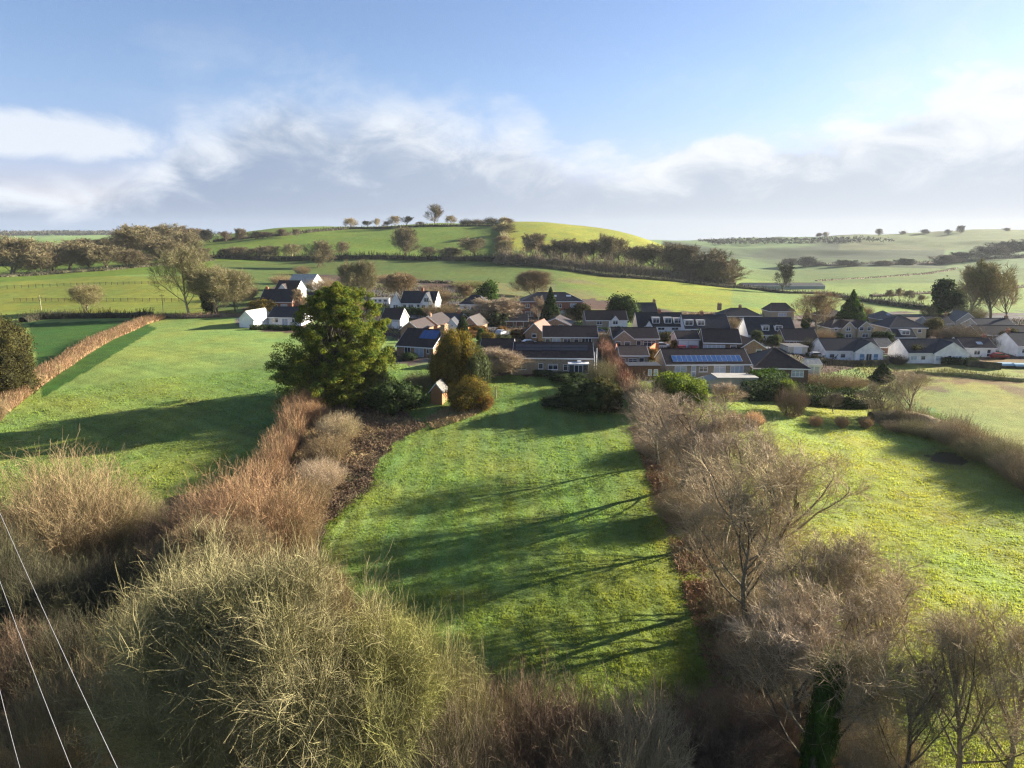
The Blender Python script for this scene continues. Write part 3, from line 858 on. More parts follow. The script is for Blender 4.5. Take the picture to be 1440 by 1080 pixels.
WL = {
 'white': wall_mat("render_white", (.80, .79, .76)), 'cream': wall_mat("render_cream", (.60, .54, .42)),
 'tan': wall_mat("render_tan", (.40, .33, .22)), 'grey': wall_mat("render_grey", (.32, .31, .28)),
 'stone': wall_mat("walling_stone", (.30, .25, .18), 'stone', (.22, .175, .12)), 'brick': wall_mat("brick_red", (.27, .12, .075), 'brick', (.19, .075, .045)),
 'brown': wall_mat("brick_brown", (.30, .19, .115), 'brick', (.20, .12, .07)), 'dark': wall_mat("brick_dark", (.13, .085, .06), 'brick'),
 'wood': wall_mat("timber_boards", (.33, .17, .075), 'board'), 'woodd': wall_mat("timber_dark", (.14, .075, .045), 'board'),
 'concrete': wall_mat("terrace_concrete", (.36, .34, .27)), 'mauve': wall_mat("render_mauve", (.40, .33, .36)), 'orange': wall_mat("brick_orange", (.40, .15, .06), 'brick'),
 'metal': wall_mat("sheet_grey", (.30, .33, .33), 'board'),
}
RF = {
 'slate': roof_mat("roof_slate", (.014, .016, .022), (.024, .026, .031), .25),
 'brown': roof_mat("roof_brown_tile", (.022, .015, .014), (.034, .022, .019), .35),
 'red': roof_mat("roof_red_tile", (.15, .065, .040), (.22, .10, .055), .3),
 'grey': roof_mat("roof_grey_tile", (.075, .075, .072), (.11, .105, .09), .4),
 'pale': roof_mat("roof_pale_sheet", (.30, .31, .27), (.38, .37, .31), .3),
}
M_WHITE = flat_mat("painted_white", (.74, .74, .73), .4)
M_PANE = flat_mat("window_glass", (.035, .045, .06), .12, 0, .7)
M_CURT = flat_mat("window_curtained", (.36, .42, .48), .2, 0, .6)
M_BLUE = flat_mat("door_blue", (.10, .22, .36), .35)
M_BROWN = flat_mat("door_brown", (.12, .05, .03), .4)
M_BLACK = flat_mat("fittings_black", (.03, .03, .032), .5)
M_POT = flat_mat("chimney_pot_clay", (.32, .14, .07), .8)
M_SOLAR = flat_mat("solar_blue", (.030, .085, .22), .25, 0, .6)
M_SOLARK = flat_mat("solar_black", (.012, .013, .018), .3, 0, .5)
M_ALU = flat_mat("aluminium", (.55, .56, .58), .35, .6)
M_LEAD = flat_mat("lead_grey", (.20, .21, .23), .6)

_win = {}
def window(parent, x, y, z, wd, ht, kind='win', rz=0.0, pane=None):
    """one window or door: white frame with bars, and its glass as a sub-part; faces local -Y"""
    key = (round(wd, 2), round(ht, 2), kind)
    if key not in _win:
        t = .09 if kind != 'conserv' else .07
        f = MB(); w2 = wd / 2
        f.box(-w2, -w2 + t, -.05, .02, 0, ht); f.box(w2 - t, w2, -.05, .02, 0, ht)
        f.box(-w2 + t, w2 - t, -.05, .02, 0, t); f.box(-w2 + t, w2 - t, -.05, .02, ht - t, ht)
        nb = 0
        if kind in ('win', 'french', 'conserv'): nb = max(0, round(wd / .95) - 1)
        if kind == 'french': nb = max(1, nb)
        for i in range(nb):
            xx = -w2 + wd * (i + 1) / (nb + 1); f.box(xx - .04, xx + .04, -.045, .02, t, ht - t)
        if kind == 'win' and ht > .85: f.box(-w2 + t, w2 - t, -.04, .02, ht * .68, ht * .68 + .06)
        if kind == 'win': f.box(-w2 - .06, w2 + .06, -.10, .02, -.07, -.001)
        if kind == 'door': f.box(-w2 + t, w2 - t, -.045, .02, ht * .42, ht * .5)
        g = MB().box(-w2 + t, w2 - t, -.02, .015, t, ht - t)
        _win[key] = (f.mesh("frame"), g.mesh("pane"))
    fm, gm = _win[key]
    nm = 'door' if kind in ('door', 'french', 'garage') else 'window'
    o = link(nm, fm, parent, M_WHITE, (x, y - .003, z), rz)
    link('pane', gm, o, pane or M_PANE)
    return o

def gable_roof(mb, x0, x1, y0, y1, WH, RH, axis='x', e=.38, g=.18, th=.15):
    if axis == 'x':
        D = y1 - y0; t = RH / (D / 2); c = (y0 + y1) / 2; a, b_ = x0 - g, x1 + g; lo, hi = y0 - e, y1 + e
    else:
        D = x1 - x0; t = RH / (D / 2); c = (x0 + x1) / 2; a, b_ = y0 - g, y1 + g; lo, hi = x0 - e, x1 + e
    z = WH - e * t
    pr = [(lo, z), (c, WH + RH), (hi, z), (hi, z + th), (c, WH + RH + th), (lo, z + th)]
    mb.prism(pr, a, b_, axis)
    zz = WH + RH + th
    if axis == 'x': mb.tube((a - .01, c, zz - .03), (b_ + .01, c, zz - .03), .11, .11, 6)
    else: mb.tube((c, a - .01, zz - .03), (c, b_ + .01, zz - .03), .11, .11, 6)
    return z
def barge(mb, x0, x1, y0, y1, WH, RH, axis='x', e=.38, g=.18, th=.15):
    if axis == 'x':
        t = RH / ((y1 - y0) / 2); c = (y0 + y1) / 2; ends = ((x0 - g - .045, x0 - g - .004), (x1 + g + .004, x1 + g + .045)); lo, hi = y0 - e, y1 + e
    else:
        t = RH / ((x1 - x0) / 2); c = (x0 + x1) / 2; ends = ((y0 - g - .045, y0 - g - .004), (y1 + g + .004, y1 + g + .045)); lo, hi = x0 - e, x1 + e
    z = WH - e * t
    if axis == 'y': ends = ends[:1]
    for a, b_ in ends:
        mb.prism([(lo, z - .07), (c, WH + RH - .07), (hi, z - .07), (hi, z + th - .01), (c, WH + RH + th - .01), (lo, z + th - .01)], a, b_, axis)
def hip_roof(mb, L, D, WH, RH, e=.38, hi=None):
    hi = D / 2 if hi is None else hi
    hi = min(hi, L / 2 - .2)
    x, X, y, Y = -L / 2 - e, L / 2 + e, -e, D + e
    z0, z1, zr = WH - .14, WH + .04, WH + RH
    P = [(x, y, z0), (X, y, z0), (X, Y, z0), (x, Y, z0), (x, y, z1), (X, y, z1), (X, Y, z1), (x, Y, z1), (-L / 2 + hi, D / 2, zr), (L / 2 - hi, D / 2, zr)]
    mb.poly(P, [(0, 3, 2, 1), (0, 1, 5, 4), (1, 2, 6, 5), (2, 3, 7, 6), (3, 0, 4, 7), (4, 5, 9, 8), (5, 6, 9), (6, 7, 8, 9), (7, 4, 8)])
    mb.tube((-L / 2 + hi, D / 2, zr), (L / 2 - hi, D / 2, zr), .1, .1, 6)
    for sx_, xr in ((x, -L / 2 + hi), (X, L / 2 - hi)):
        for sy in (y, Y): mb.tube((sx_, sy, z1), (xr, D / 2, zr), .08, .08, 5)

HOUSES = {}
def house(name, label, cat, x0, x1, yb, ye, yr, D=8.0, yaw=0.0, roof='gable', axis='x', wall='stone', rf='slate', wins=None, chim=(), dorm=(), wing=None,
          fas=True, sky=(), group=None, hi=None, bar=True, wingwall=None, gwin=(), lim=(1.9, 6.0, .7, 5.0), part_wall=None, pane=None):
    p = at((x0 + x1) / 2, yb)
    dep = depth_of(p)
    L = (x1 - x0) * dep / F / math.cos(rad(yaw) * .85)
    WH = min(max(z_at((x0 + x1) / 2, ye, p.y) - p.z, lim[0]), lim[1])
    Dd = D
    if axis == 'y': yrid = p.y
    else: yrid = p.y + D / 2
    RH = min(max(z_at((x0 + x1) / 2, yr, yrid) - p.z - WH, lim[2]), lim[3])
    root = empty(name, p, rad(yaw)); tag(root, label, cat, group)
    wm, rm = WL[wall], RF[rf]
    f0 = -1.6
    W = MB(); R = MB(); Fa = MB()
    h = L / 2
    if roof == 'hip':
        W.box(-h, h, 0, D, f0, WH - .02); hip_roof(R, L, D, WH, RH, hi=hi)
        if fas:
            Fa.box(-h - .40, h + .40, -.425, -.385, WH - .17, WH + .05); Fa.box(h + .385, h + .425, -.383, D + .383, WH - .17, WH + .05); Fa.box(-h - .425, -h - .385, -.383, D + .383, WH - .17, WH + .05)
    elif roof == 'flat':
        W.box(-h, h, 0, D, f0, WH - .02); R.box(-h - .2, h + .2, -.2, D + .2, WH, WH + .14)
        if fas: Fa.box(-h - .2, h + .2, -.235, -.203, WH - .06, WH + .15)
    elif axis == 'x':
        W.prism([(0, f0), (D, f0), (D, WH - .02), (D / 2, WH + RH - .03), (0, WH - .02)], -h, h, 'x')
        z = gable_roof(R, -h, h, 0, D, WH, RH, 'x')
        if fas: Fa.box(-h - .18, h + .18, -.425, -.383, z - .05, z + .17)
        if bar: barge(Fa, -h, h, 0, D, WH, RH, 'x')
    else:
        W.prism([(-h, f0), (h, f0), (h, WH - .02), (0, WH + RH - .03), (-h, WH - .02)], 0, D, 'y')
        z = gable_roof(R, -h, h, 0, D, WH, RH, 'y')
        if bar: barge(Fa, -h, h, 0, .3, WH, RH, 'y')
    wings = [] if wing is None else (wing if isinstance(wing, list) else [wing])
    WW = MB()
    for (u0, u1, pr, rh) in wings:
        a, b_ = -h + u0 * L, -h + u1 * L
        rh = min(rh, RH - .12); wh = WH - .015
        (WW if wingwall else W).prism([(a, f0 + .1), (b_, f0 + .1), (b_, wh - .02), ((a + b_) / 2, wh + rh - .03), (a, wh - .02)], -pr, D * .45, 'y')
        gable_roof(R, a, b_, -pr, D * .5, wh, rh, 'y', e=.3, g=.16)
        barge(Fa, a, b_, -pr, -pr + .5, wh, rh, 'y', e=.3, g=.16)
    wo = W.build('wall', wm, root)
    if WW.v: WW.build('gable_wall', WL[wingwall], root)
    if part_wall:   # a stretch of the front in another finish, laid proud of the wall
        (u0, u1, mt) = part_wall
        MB().box(-h + u0 * L, -h + u1 * L, -.03, .02, -.4, WH - .05).build('rendered_panel', WL[mt], root)
    ro = R.build('roof', rm, root)
    if Fa.v: Fa.build('fascia', M_WHITE, root)
    if wins is None:
        wins = []
        n = max(2, int(L / 3.0))
        for s in ([1.0] if WH < 4 else [1.0, WH - 1.75]):
            for i in range(n): wins.append(((i + .5) / n, s, 1.5, 1.15, 'win'))
    for q in wins:
        u, s, wd, ht, kd = q[:5]
        yy = -.0
        for (u0, u1, pr, rh) in wings:
            if u0 <= u <= u1: yy = -pr
        if part_wall and part_wall[0] < u < part_wall[1]: yy -= .03
        pn = q[5] if len(q) > 5 else pane
        window(root, -h + u * L, yy, s, wd, min(ht, 2.2), kd, 0, pn)
    for (side, v, s, wd, ht) in gwin:
        xx = h if side > 0 else -h
        window(root, xx, v * D, s, wd, ht, 'win', rad(90) * side)
    tl = RH / (D / 2)
    for c_ in chim:
        u, v, hc = c_[:3]; cw = c_[3] if len(c_) > 3 else .45
        xx = -h + u * L; yy = v * D
        if axis == 'y': zr = WH + RH * (1 - abs(xx) / h)
        elif roof == 'flat': zr = WH
        else: zr = WH + RH * (1 - abs(yy - D / 2) / (D / 2))
        C = MB().box(xx - cw, xx + cw, yy - .35, yy + .35, zr - .8 if len(c_) < 5 else -1, zr + hc).box(xx - cw - .06, xx + cw + .06, yy - .41, yy + .41, zr + hc + .002, zr + hc + .14)
        co = C.build('chimney', WL['brick' if wall in ('white', 'brick', 'cream') else 'brown'], ro)
        Pt = MB().tube((xx - cw * .4, yy, zr + hc + .14), (xx - cw * .4, yy, zr + hc + .6), .13, .10)
        Pt.tube((xx + cw * .4, yy, zr + hc + .14), (xx + cw * .4, yy, zr + hc + .5), .13, .10).build('chimney_pot', M_POT, ro)
    for (u, wd, hd, gab) in dorm:
        xx = -h + u * L; zb = WH + RH * .20; yf = (zb - WH) / tl; zt = min(zb + hd, WH + RH - .1); yb_ = (zt - WH) / tl
        if gab: zt = min(zt, WH + RH - .3 - wd * .35)
        Dm = MB().box(xx - wd / 2, xx + wd / 2, yf, yb_, zb - .1, zt); Dm.build('dormer', M_WHITE if gab != 2 else WL['grey'], ro)
        Rm = MB()
        if gab == 1:
            gable_roof(Rm, xx - wd / 2, xx + wd / 2, yf, D / 2, zt + .01, wd * .38, 'y', e=.16, g=.12, th=.1)
        else: Rm.box(xx - wd / 2 - .1, xx + wd / 2 + .1, yf - .12, yb_ + .2, zt + .005, zt + .12)
        Rm.build('dormer_roof', rm if gab == 1 else M_LEAD, ro)
        window(root, xx, yf, zb + .12, wd - .3, max(.5, zt - zb - .22), 'win')
    for (u, v, wd, ht) in sky:
        xx = -h + u * L; ang = math.atan(tl); yy = v * D / 2; zz = WH + yy * tl + .16
        S = MB().box(-wd / 2, wd / 2, -ht / 2, ht / 2, 0.004, .07).build('rooflight', M_ALU, ro); S.location = (xx, yy, zz); S.rotation_euler = (ang, 0, 0)
        S2 = MB().box(-wd / 2 + .07, wd / 2 - .07, -ht / 2 + .07, ht / 2 - .07, .072, .085).build('rooflight_pane', M_CURT, ro); S2.location = (xx, yy, zz); S2.rotation_euler = (ang, 0, 0)
    root['_L'] = L
    info = dict(root=root, L=L, D=D, WH=WH, RH=RH, h=h, p=p, roof=ro, wall=wo, tl=tl)
    del root['_L']
    return info
def solar(H, u0, u1, v0, v1, nx, nz, mat, name="solar_panel", frame=M_ALU):
    """panels on the front slope, each one a part of the roof"""
    ang = math.atan(H['tl']); sl = 1 / math.cos(ang); D2 = H['D'] / 2
    a, b_ = -H['h'] + u0 * H['L'], -H['h'] + u1 * H['L']
    pw = (b_ - a) / nx; ph = (v1 - v0) * D2 * sl / nz
    fm = MB(); fm.box(-pw / 2 + .015, pw / 2 - .015, -ph / 2 + .015, ph / 2 - .015, 0, .05); fm = fm.mesh(name, frame)
    gm = MB().box(-pw / 2 + .075, pw / 2 - .075, -ph / 2 + .075, ph / 2 - .075, .051, .062).mesh("panel_glass", mat)
    for i in range(nx):
        for j in range(nz):
            yy = (v0 + (v1 - v0) * (j + .5) / nz) * D2; xx = a + pw * (i + .5); zz = H['WH'] + yy * H['tl'] + .15 / math.cos(ang) * .0 + .165
            for me, nm in ((fm, name), (gm, "solar_glass")):
                o = link(nm, me, H['roof'], None, (xx, yy, zz)); o.rotation_euler = (ang, 0, 0)

Wn = 'win'; Dr = 'door'; Fr = 'french'
G_H = "houses of the village"
# ---- front row
H20 = house("long_bungalow", "long stone bungalow with black solar array and white glazed porch", "house", 722, 833, 527, 503, 482, D=9, yaw=-3, wall='stone', rf='brown',
    wins=[(.10, .95, 1.9, 1.15, Wn), (.345, .15, .95, 2.1, Dr), (.50, 1.0, 1.9, 1.1, Wn), (.685, .8, 1.7, 1.3, Wn)], group=G_H)
solar(H20, .02, .94, .40, .80, 8, 2, M_SOLARK, frame=M_SOLARK)
_r = H20['root']; _L = H20['L']; _h = H20['h']
MB().box(.69 * _L - _h, .94 * _L - _h, -2.4, -.04, -1.2, .75).build('porch_base', WL['stone'], _r)
pf = MB().box(.69 * _L - _h - .1, .94 * _L - _h + .1, -2.5, -.06, 2.45, 2.66).build('porch_roof', M_WHITE, _r)
window(_r, .735 * _L - _h, -2.36, .755, 1.25, 1.68, 'conserv'); window(_r, .815 * _L - _h, -2.45, .1, 1.7, 2.3, Fr); window(_r, .90 * _L - _h, -2.36, .755, 1.15, 1.68, 'conserv')
MB().box(.80 * _L - _h, .85 * _L - _h, -1.6, -1.0, 2.662, 3.0).build('rooflight', M_WHITE, pf)
MB().tube((_h + .25, -.4, -.5), (_h + .25, -.4, 4.6), .07, .07).tube((_h + .75, .6, -.5), (_h + .75, .6, 5.2), .07, .07).build('vent_pipe', M_WHITE, _r)
house("garage_wing", "low brown roofed wing joined to left end of long stone bungalow", "house", 676, 721, 516, 494, 477, D=8, yaw=-3, wall='brown', rf='brown', wins=[(.5, .9, 2.2, 1.2, Wn), (.85, .1, .9, 2.0, Dr)], group=G_H)
H25 = house("solar_bungalow", "bungalow with a row of blue solar panels above a concrete terrace", "house", 936, 1055, 530, 512, 491, D=9, yaw=2, wall='stone', rf='brown',
    wins=[(.17, .95, 2.3, 1.25, Wn, M_CURT), (.325, .1, .95, 2.1, Dr, M_CURT), (.44, 1.0, 1.7, 1.05, Wn), (.635, .85, 2.3, 1.35, Wn, M_CURT), (.84, .15, 2.6, 2.05, Fr, M_CURT)], group=G_H)
solar(H25, .085, .915, .10, .52, 14, 1, M_SOLAR)
_r = H25['root']; _h = H25['h']
MB().tube((_h + .28, -.5, -.4), (_h + .28, -.5, H25['WH'] - .1), .06, .06).build('post', M_WHITE, _r)
t = empty("terrace", at(1020, 548)); tag(t, "pale concrete terrace wall below the bungalow with blue solar panels", "terrace")
MB().prism([(-6.0, -1), (5.8, -1), (5.8, 2.1), (-1.5, 2.1), (-6.0, .9)], 0, 4.5, 'y').build('retaining_wall', WL['concrete'], t)
MB().box(-1.6, 6.0, -.15, 4.6, 2.105, 2.28).build('paving', WL['grey'], t)
H11 = house("corner_bungalow", "bungalow with blue solar panels and tall brick chimney behind the big cypress", "house", 556, 611, 502, 487, 463, D=10.5, yaw=-22, wall='brown', rf='brown',
    wins=[(.30, .1, 1.6, 2.1, Fr), (.62, .1, 2.2, 2.1, Fr, M_CURT), (.86, .9, .6, 1.3, Wn)], gwin=[(1, .62, 1.0, 1.8, 1.3)], group=G_H)
solar(H11, .48, .95, .42, .92, 4, 1, M_SOLAR, frame=M_SOLAR)
MB().box(H11['h'] + .02, H11['h'] + 1.05, 3.6, 5.3, -1, H11['WH'] + H11['RH'] + 1.3).box(H11['h'] - .04, H11['h'] + 1.11, 3.54, 5.36, H11['WH'] + H11['RH'] + 1.305, H11['WH'] + H11['RH'] + 1.5).build('chimney', WL['brown'], H11['root'])
house("conservatory", "small grey roofed outbuilding with white framed gable beside the tall chimney", "outbuilding", 622, 648, 476, 463, 449, D=6, axis='y', yaw=-4, wall='white', rf='slate', wins=[(.5, .4, 2.6, 1.6, 'conserv')])
house("brick_bungalow", "low brick bungalow with orange lit gable behind the corner bungalow's left end", "house", 563, 590, 478, 463, 453, D=11, axis='y', yaw=-14, wall='brown', rf='brown', wins=[(.5, 1, 1.2, 1.1, Wn)], group=G_H)
house("brick_bungalow", "dark roofed brick bungalow with small terracotta chimney behind the blue panels", "house", 587, 616, 470, 456, 445, D=12, axis='y', yaw=-14, wall='brown', rf='brown', wins=[(.5, 1, 1.2, 1.1, Wn)], chim=[(.5, .15, .6)], group=G_H)
house("small_house", "small dark roofed house with pale garage just right of the cypress top", "house", 536, 563, 462, 449, 434, D=8, yaw=-10, wall='grey', rf='brown', wins=[(.3, 1, 1.6, 1.1, Wn), (.75, .1, 2.2, 2.0, 'garage', M_WHITE)], group=G_H)
house("brick_gabled_house", "brown brick house with pale barge boards above the orange beech blocks", "house", 649, 672, 467, 458, 446, D=10, axis='y', yaw=-14, wall='brown', rf='brown', wins=[(.5, 1, 1.2, 1.1, Wn)], group=G_H)
house("low_brick_house", "low dark roofed brick house between the blue car and columnar conifer", "house", 618, 646, 459, 452, 441, D=9, yaw=-12, wall='brick', rf='slate', wins=[(.3, .9, 1.4, 1.1, Wn), (.7, .9, 1.4, 1.1, Wn)], chim=[(.8, .5, .7)], group=G_H)
# ---- left cluster
house("white_garage", "white gabled garage with pale roof at the edge of left field", "garage", 336, 358, 461, 449, 438, D=10, axis='y', yaw=-12, wall='white', rf='pale', wins=[(.5, .1, 2.2, 1.9, 'garage', M_WHITE)], gwin=[(1, .5, .9, 1.5, 1.0)])
house("white_bungalow", "white bungalow with dark roof between the white garage and the cypress", "house", 377, 425, 458, 446, 432, D=9, yaw=-6, wall='white', rf='slate', wins=[(.2, .9, 2.0, 1.3, Wn), (.5, .1, 1.8, 2.0, Fr, M_CURT), (.8, .9, 1.8, 1.2, Wn)], group=G_H)
house("dark_roofed_house", "dark slate roofed house with lit brick gable above the white garage", "house", 365, 412, 437, 424, 407, D=9, yaw=-6, wall='brick', rf='slate', wins=[(.2, 1, 1.6, 1.2, Wn), (.5, .1, 1.2, 2.0, Dr), (.75, 1, 2.2, 1.2, Wn, M_CURT)], chim=[(.07, .5, .6)], group=G_H)
house("gabled_house", "dark roofed house with a small white front gable above the slate roof", "house", 386, 418, 420, 408, 395, D=8, yaw=-10, wall='white', rf='brown', wins=[(.3, 1, 1.2, 1.1, Wn)], wing=(.2, .65, 1.0, 2.2), group=G_H)
house("chalet", "pale roofed modern house with white end wall, highest at left", "house", 404, 440, 409, 398, 386, D=10, yaw=-14, wall='white', rf='pale', wins=[(.55, 1, 1.8, 1.6, Wn), (.85, 1, 1.6, 1.6, Wn)], group=G_H)
house("white_walled_house", "white walled house with grey roof half hidden behind the cypress top", "house", 432, 462, 438, 427, 412, D=8, yaw=4, wall='white', rf='slate', wins=[(.4, 1, 1.8, 1.3, Wn), (.8, 1, 1.2, 1.3, Wn)], group=G_H)
house("white_chalet_house", "white chalet house with dark roof and big white front gable", "house", 563, 612, 437, 426, 410, D=9, yaw=-8, wall='white', rf='slate', wins=[(.12, .6, 1.2, 1.5, Wn), (.30, .8, 1.8, 1.3, Wn), (.52, .2, 1.0, 2.0, Dr), (.68, .8, 1.4, 1.3, Wn), (.88, .8, 1.4, 1.3, Wn), (.77, 3.0, 1.7, 1.5, Wn)], wing=(.6, .94, .5, 4.6), wingwall='white', chim=[(.55, .5, 1.0)], lim=(1.9, 6, .7, 5.0), group=G_H)
house("white_annexe", "low white annexe with two dark hipped roofs left of the chalet house", "house", 549, 564, 437, 427, 413, D=9, yaw=6, wall='white', rf='slate', wins=[(.5, .5, 1.6, 1.5, Wn)], axis='y', group=G_H)
house("static_caravan", "pale blue static caravan between the pale bare tree and white annexe", "caravan", 522, 547, 428, 420, 417, D=3.2, yaw=3, wall='white', rf='pale', roof='flat', wins=[(.2, .9, 1.6, .9, Wn), (.5, .9, 1.2, .9, Wn), (.8, .9, 1.4, .9, Wn)])
house("hipped_bungalow", "small white bungalow with dark hipped roof left of the pinkish tree", "house", 647, 683, 440, 428, 415, D=9, yaw=-10, roof='hip', hi=3.0, wall='white', rf='slate', wins=[(.2, .1, 1.0, 2.0, Dr), (.55, .9, 2.2, 1.2, Wn)], group=G_H)
house("brick_villa", "large red brick house with hipped slate roof and white bays below hill", "house", 733, 819, 447, 424, 411, D=10, yaw=1, roof='hip', hi=5.5, wall='brick', rf='slate',
    wins=[(.10, 3.4, 1.6, 1.3, Wn), (.33, 3.4, 1.5, 1.3, Wn), (.62, 3.4, 1.6, 1.3, Wn), (.85, 3.4, 2.2, 1.4, Wn, M_CURT), (.13, .6, 2.6, 1.6, Wn), (.30, .1, 1.4, 2.2, Dr, M_CURT), (.68, .5, 2.4, 1.9, Wn, M_CURT), (.9, .8, 1.5, 1.3, Wn)], sky=[(.56, .55, .9, 1.0), (.80, .55, .9, 1.0), (.765, .55, .9, 1.0)], group=G_H)
house("garage_block", "long low dark roofed garage block below the brick villa's left end", "garage", 706, 742, 460, 452, 442, D=7, wall='dark', rf='slate', wins=[(.3, .1, 2.2, 1.9, 'garage', M_BROWN), (.7, .1, 2.2, 1.9, 'garage', M_BROWN)])
house("semi_detached_house", "two storey house, stone left half and white right half, small gable", "house", 824, 882, 466, 450, 437, D=8, yaw=2, wall='stone', rf='brown', wins=[(.32, 2.0, 1.6, 1.1, Wn), (.70, 2.1, 1.5, 1.2, Wn), (.3, .3, 1.8, 1.2, Wn)], part_wall=(.55, 1.0, 'white'), wing=(.61, .78, .5, 1.2), wingwall='white', group=G_H)
house("red_roofed_house", "house with sunlit orange tiled roof and brown gable beside the drive", "house", 738, 764, 480, 468, 455, D=11, axis='y', yaw=-16, wall='brown', rf='red', wins=[(.5, 1, 1.2, 1.1, Wn)], group=G_H)
house("gable_fronted_bungalow", "dark roofed bungalow with broad front gable left of semi detached house", "house", 760, 801, 466, 459, 448, D=10, axis='y', yaw=-12, wall='brown', rf='brown', wins=[(.3, .9, 1.4, 1.1, Wn), (.7, .9, 1.4, 1.1, Wn)], group=G_H)
house("terrace_bungalow", "long brown roofed bungalow with five white windows behind the long stone bungalow", "house", 764, 840, 488, 474, 459, D=9, yaw=-2, wall='stone', rf='brown', wins=[(.08, .9, 1.2, 1.2, Wn), (.24, .9, 2.0, 1.2, Wn, M_CURT), (.44, .9, 1.8, 1.2, Wn), (.61, .9, 1.2, 1.3, Wn), (.80, .3, 2.4, 1.9, Fr)], gwin=[(1, .5, 1, 1.2, 1.1)], group=G_H)
house("stone_bungalow", "stone bungalow with white four light window right of the copper hedge", "house", 862, 926, 492, 476, 461, D=9, yaw=0, wall='stone', rf='brown', wins=[(.10, .9, 1.4, 1.2, Wn), (.30, .9, 1.4, 1.2, Wn), (.56, .1, 1.1, 2.1, Dr), (.80, .8, 2.9, 1.4, Wn)], wing=(.0, .44, .6, 2.3), group=G_H)
house("small_bungalow", "small brown roofed bungalow with white door between copper hedge and solar bungalow", "house", 872, 911, 518, 500, 487, D=8, yaw=-2, wall='stone', rf='brown', wins=[(.1, .5, .9, 1.5, Wn), (.76, .1, 1.1, 2.1, Dr), (.45, .8, 1.8, 1.2, Wn)], group=G_H)
house("garden_room", "flat roofed brown timber garden room with two pale windows", "shed", 884, 928, 534, 515, 511, D=4, yaw=2, wall='woodd', rf='slate', roof='flat', wins=[(.67, .8, .7, 1.2, Wn, M_CURT), (.86, .8, .8, 1.2, Wn, M_CURT)], fas=False)
# ---- middle rows
T26 = house("terraced_row", "long dark roofed terrace with white left gable and three white dormers", "house", 897, 962, 468, 459, 440, D=10, wall='white', rf='slate', dorm=[(.40, 2.2, 1.7, 0), (.66, 2.2, 1.7, 0), (.88, 2.6, 1.5, 0)], wins=[(.2, .8, 2, 1.2, Wn), (.5, .8, 2, 1.2, Wn), (.8, .8, 2, 1.2, Wn)], wing=(.15, .30, .6, 1.6), chim=[(.52, .5, .9)], group=G_H)
house("terraced_row", "lower dark roofed terrace, joined on the right, with two dormers", "house", 963, 1026, 472, 462, 443, D=10, wall='white', rf='slate', dorm=[(.10, 2.6, 1.6, 0), (.37, 2.2, 1.5, 0)], wins=[(.2, .8, 2, 1.2, Wn), (.6, .8, 2, 1.2, Wn)], chim=[(.45, .5, .9)], group=G_H)
house("double_garage", "small mauve fronted building with two wide doors behind the solar bungalow", "garage", 952, 983, 492, 477, 466, D=7, wall='mauve', rf='brown', wins=[(.29, .1, 2.3, 2.1, 'garage', M_WHITE), (.74, .1, 2.3, 2.1, 'garage', M_WHITE)])
house("dark_bungalow", "dark roofed bungalow with long white glazed lean-to behind solar panels", "house", 990, 1040, 497, 482, 463, D=11, yaw=-8, wall='dark', rf='brown', wins=[(.28, .6, 5.0, 1.4, 'conserv', M_CURT), (.8, .9, 1.4, 1.1, Wn)], group=G_H)
house("brown_gabled_bungalow", "brown bungalow with wide front gable directly behind solar bungalow's right end", "house", 1036, 1080, 503, 492, 478, D=10, axis='y', yaw=6, wall='brown', rf='brown', wins=[(.2, .9, 1.2, 1.2, Wn), (.7, .9, 1.4, 1.1, Wn)], group=G_H)
house("hipped_dark_house", "big dark hipped bungalow with white window, right of the solar bungalow", "house", 1062, 1134, 537, 518, 489, D=13, yaw=-6, roof='hip', hi=5.5, wall='dark', rf='brown', wins=[(.12, .9, 1.3, 1.6, Wn), (.80, 1.1, 2.4, 1.3, Wn, M_CURT)], lim=(1.9, 6, .7, 5.4), group=G_H)
H31 = house("glass_conservatory", "white glazed lean-to conservatory on right end of the hipped dark bungalow", "conservatory", 1135, 1153, 528, 512, 505, D=4, yaw=-4, roof='gable', wall='white', rf='pale', wins=[(.27, .3, 1.2, 1.8, 'conserv', M_CURT), (.73, .3, 1.2, 1.8, 'conserv', M_CURT)])
house("slate_house", "blue slate roofed house behind the round dark tree", "house", 893, 925, 448, 440, 426, D=9, yaw=3, wall='grey', rf='slate', wins=[(.5, 1, 1.6, 1.2, Wn)], chim=[(.95, .5, 1.0)], group=G_H)
house("white_gabled_row", "dark roofed row with white left gable and two white dormers", "house", 1052, 1119, 480, 470, 447, D=10, wall='white', rf='slate', dorm=[(.38, 2.0, 1.5, 0), (.65, 2.2, 1.6, 1)], wins=[(.3, .8, 1.6, 1.2, Wn), (.85, .8, 2, .8, Wn)], group=G_H)
house("mansard_house", "house with big dark half hipped roof and beige wall against the field", "house", 1083, 1116, 450, 438, 426, D=9, yaw=0, roof='hip', hi=1.6, wall='tan', rf='brown', wins=[(.5, 1.4, 3.0, 1.2, Wn, M_CURT)], lim=(1.9, 6, 2.2, 5), group=G_H)
house("brick_end_house", "low dark roofed house with red brick left gable below the white dormers", "house", 1104, 1150, 489, 479, 463, D=10, yaw=-4, wall='brick', rf='brown', wins=[(.2, .9, 1.2, 1.0, Wn), (.4, .9, 1.2, 1.0, Wn)], group=G_H)
house("long_dark_house", "long dark roof with small chimney in front of the bright field", "house", 1016, 1070, 452, 446, 433, D=9, yaw=2, roof='hip', hi=4, wall='dark', rf='slate', wins=[(.5, .9, 1.5, 1.0, Wn)], chim=[(.55, .5, .8), (.0, .5, 1.5, .7)], group=G_H)
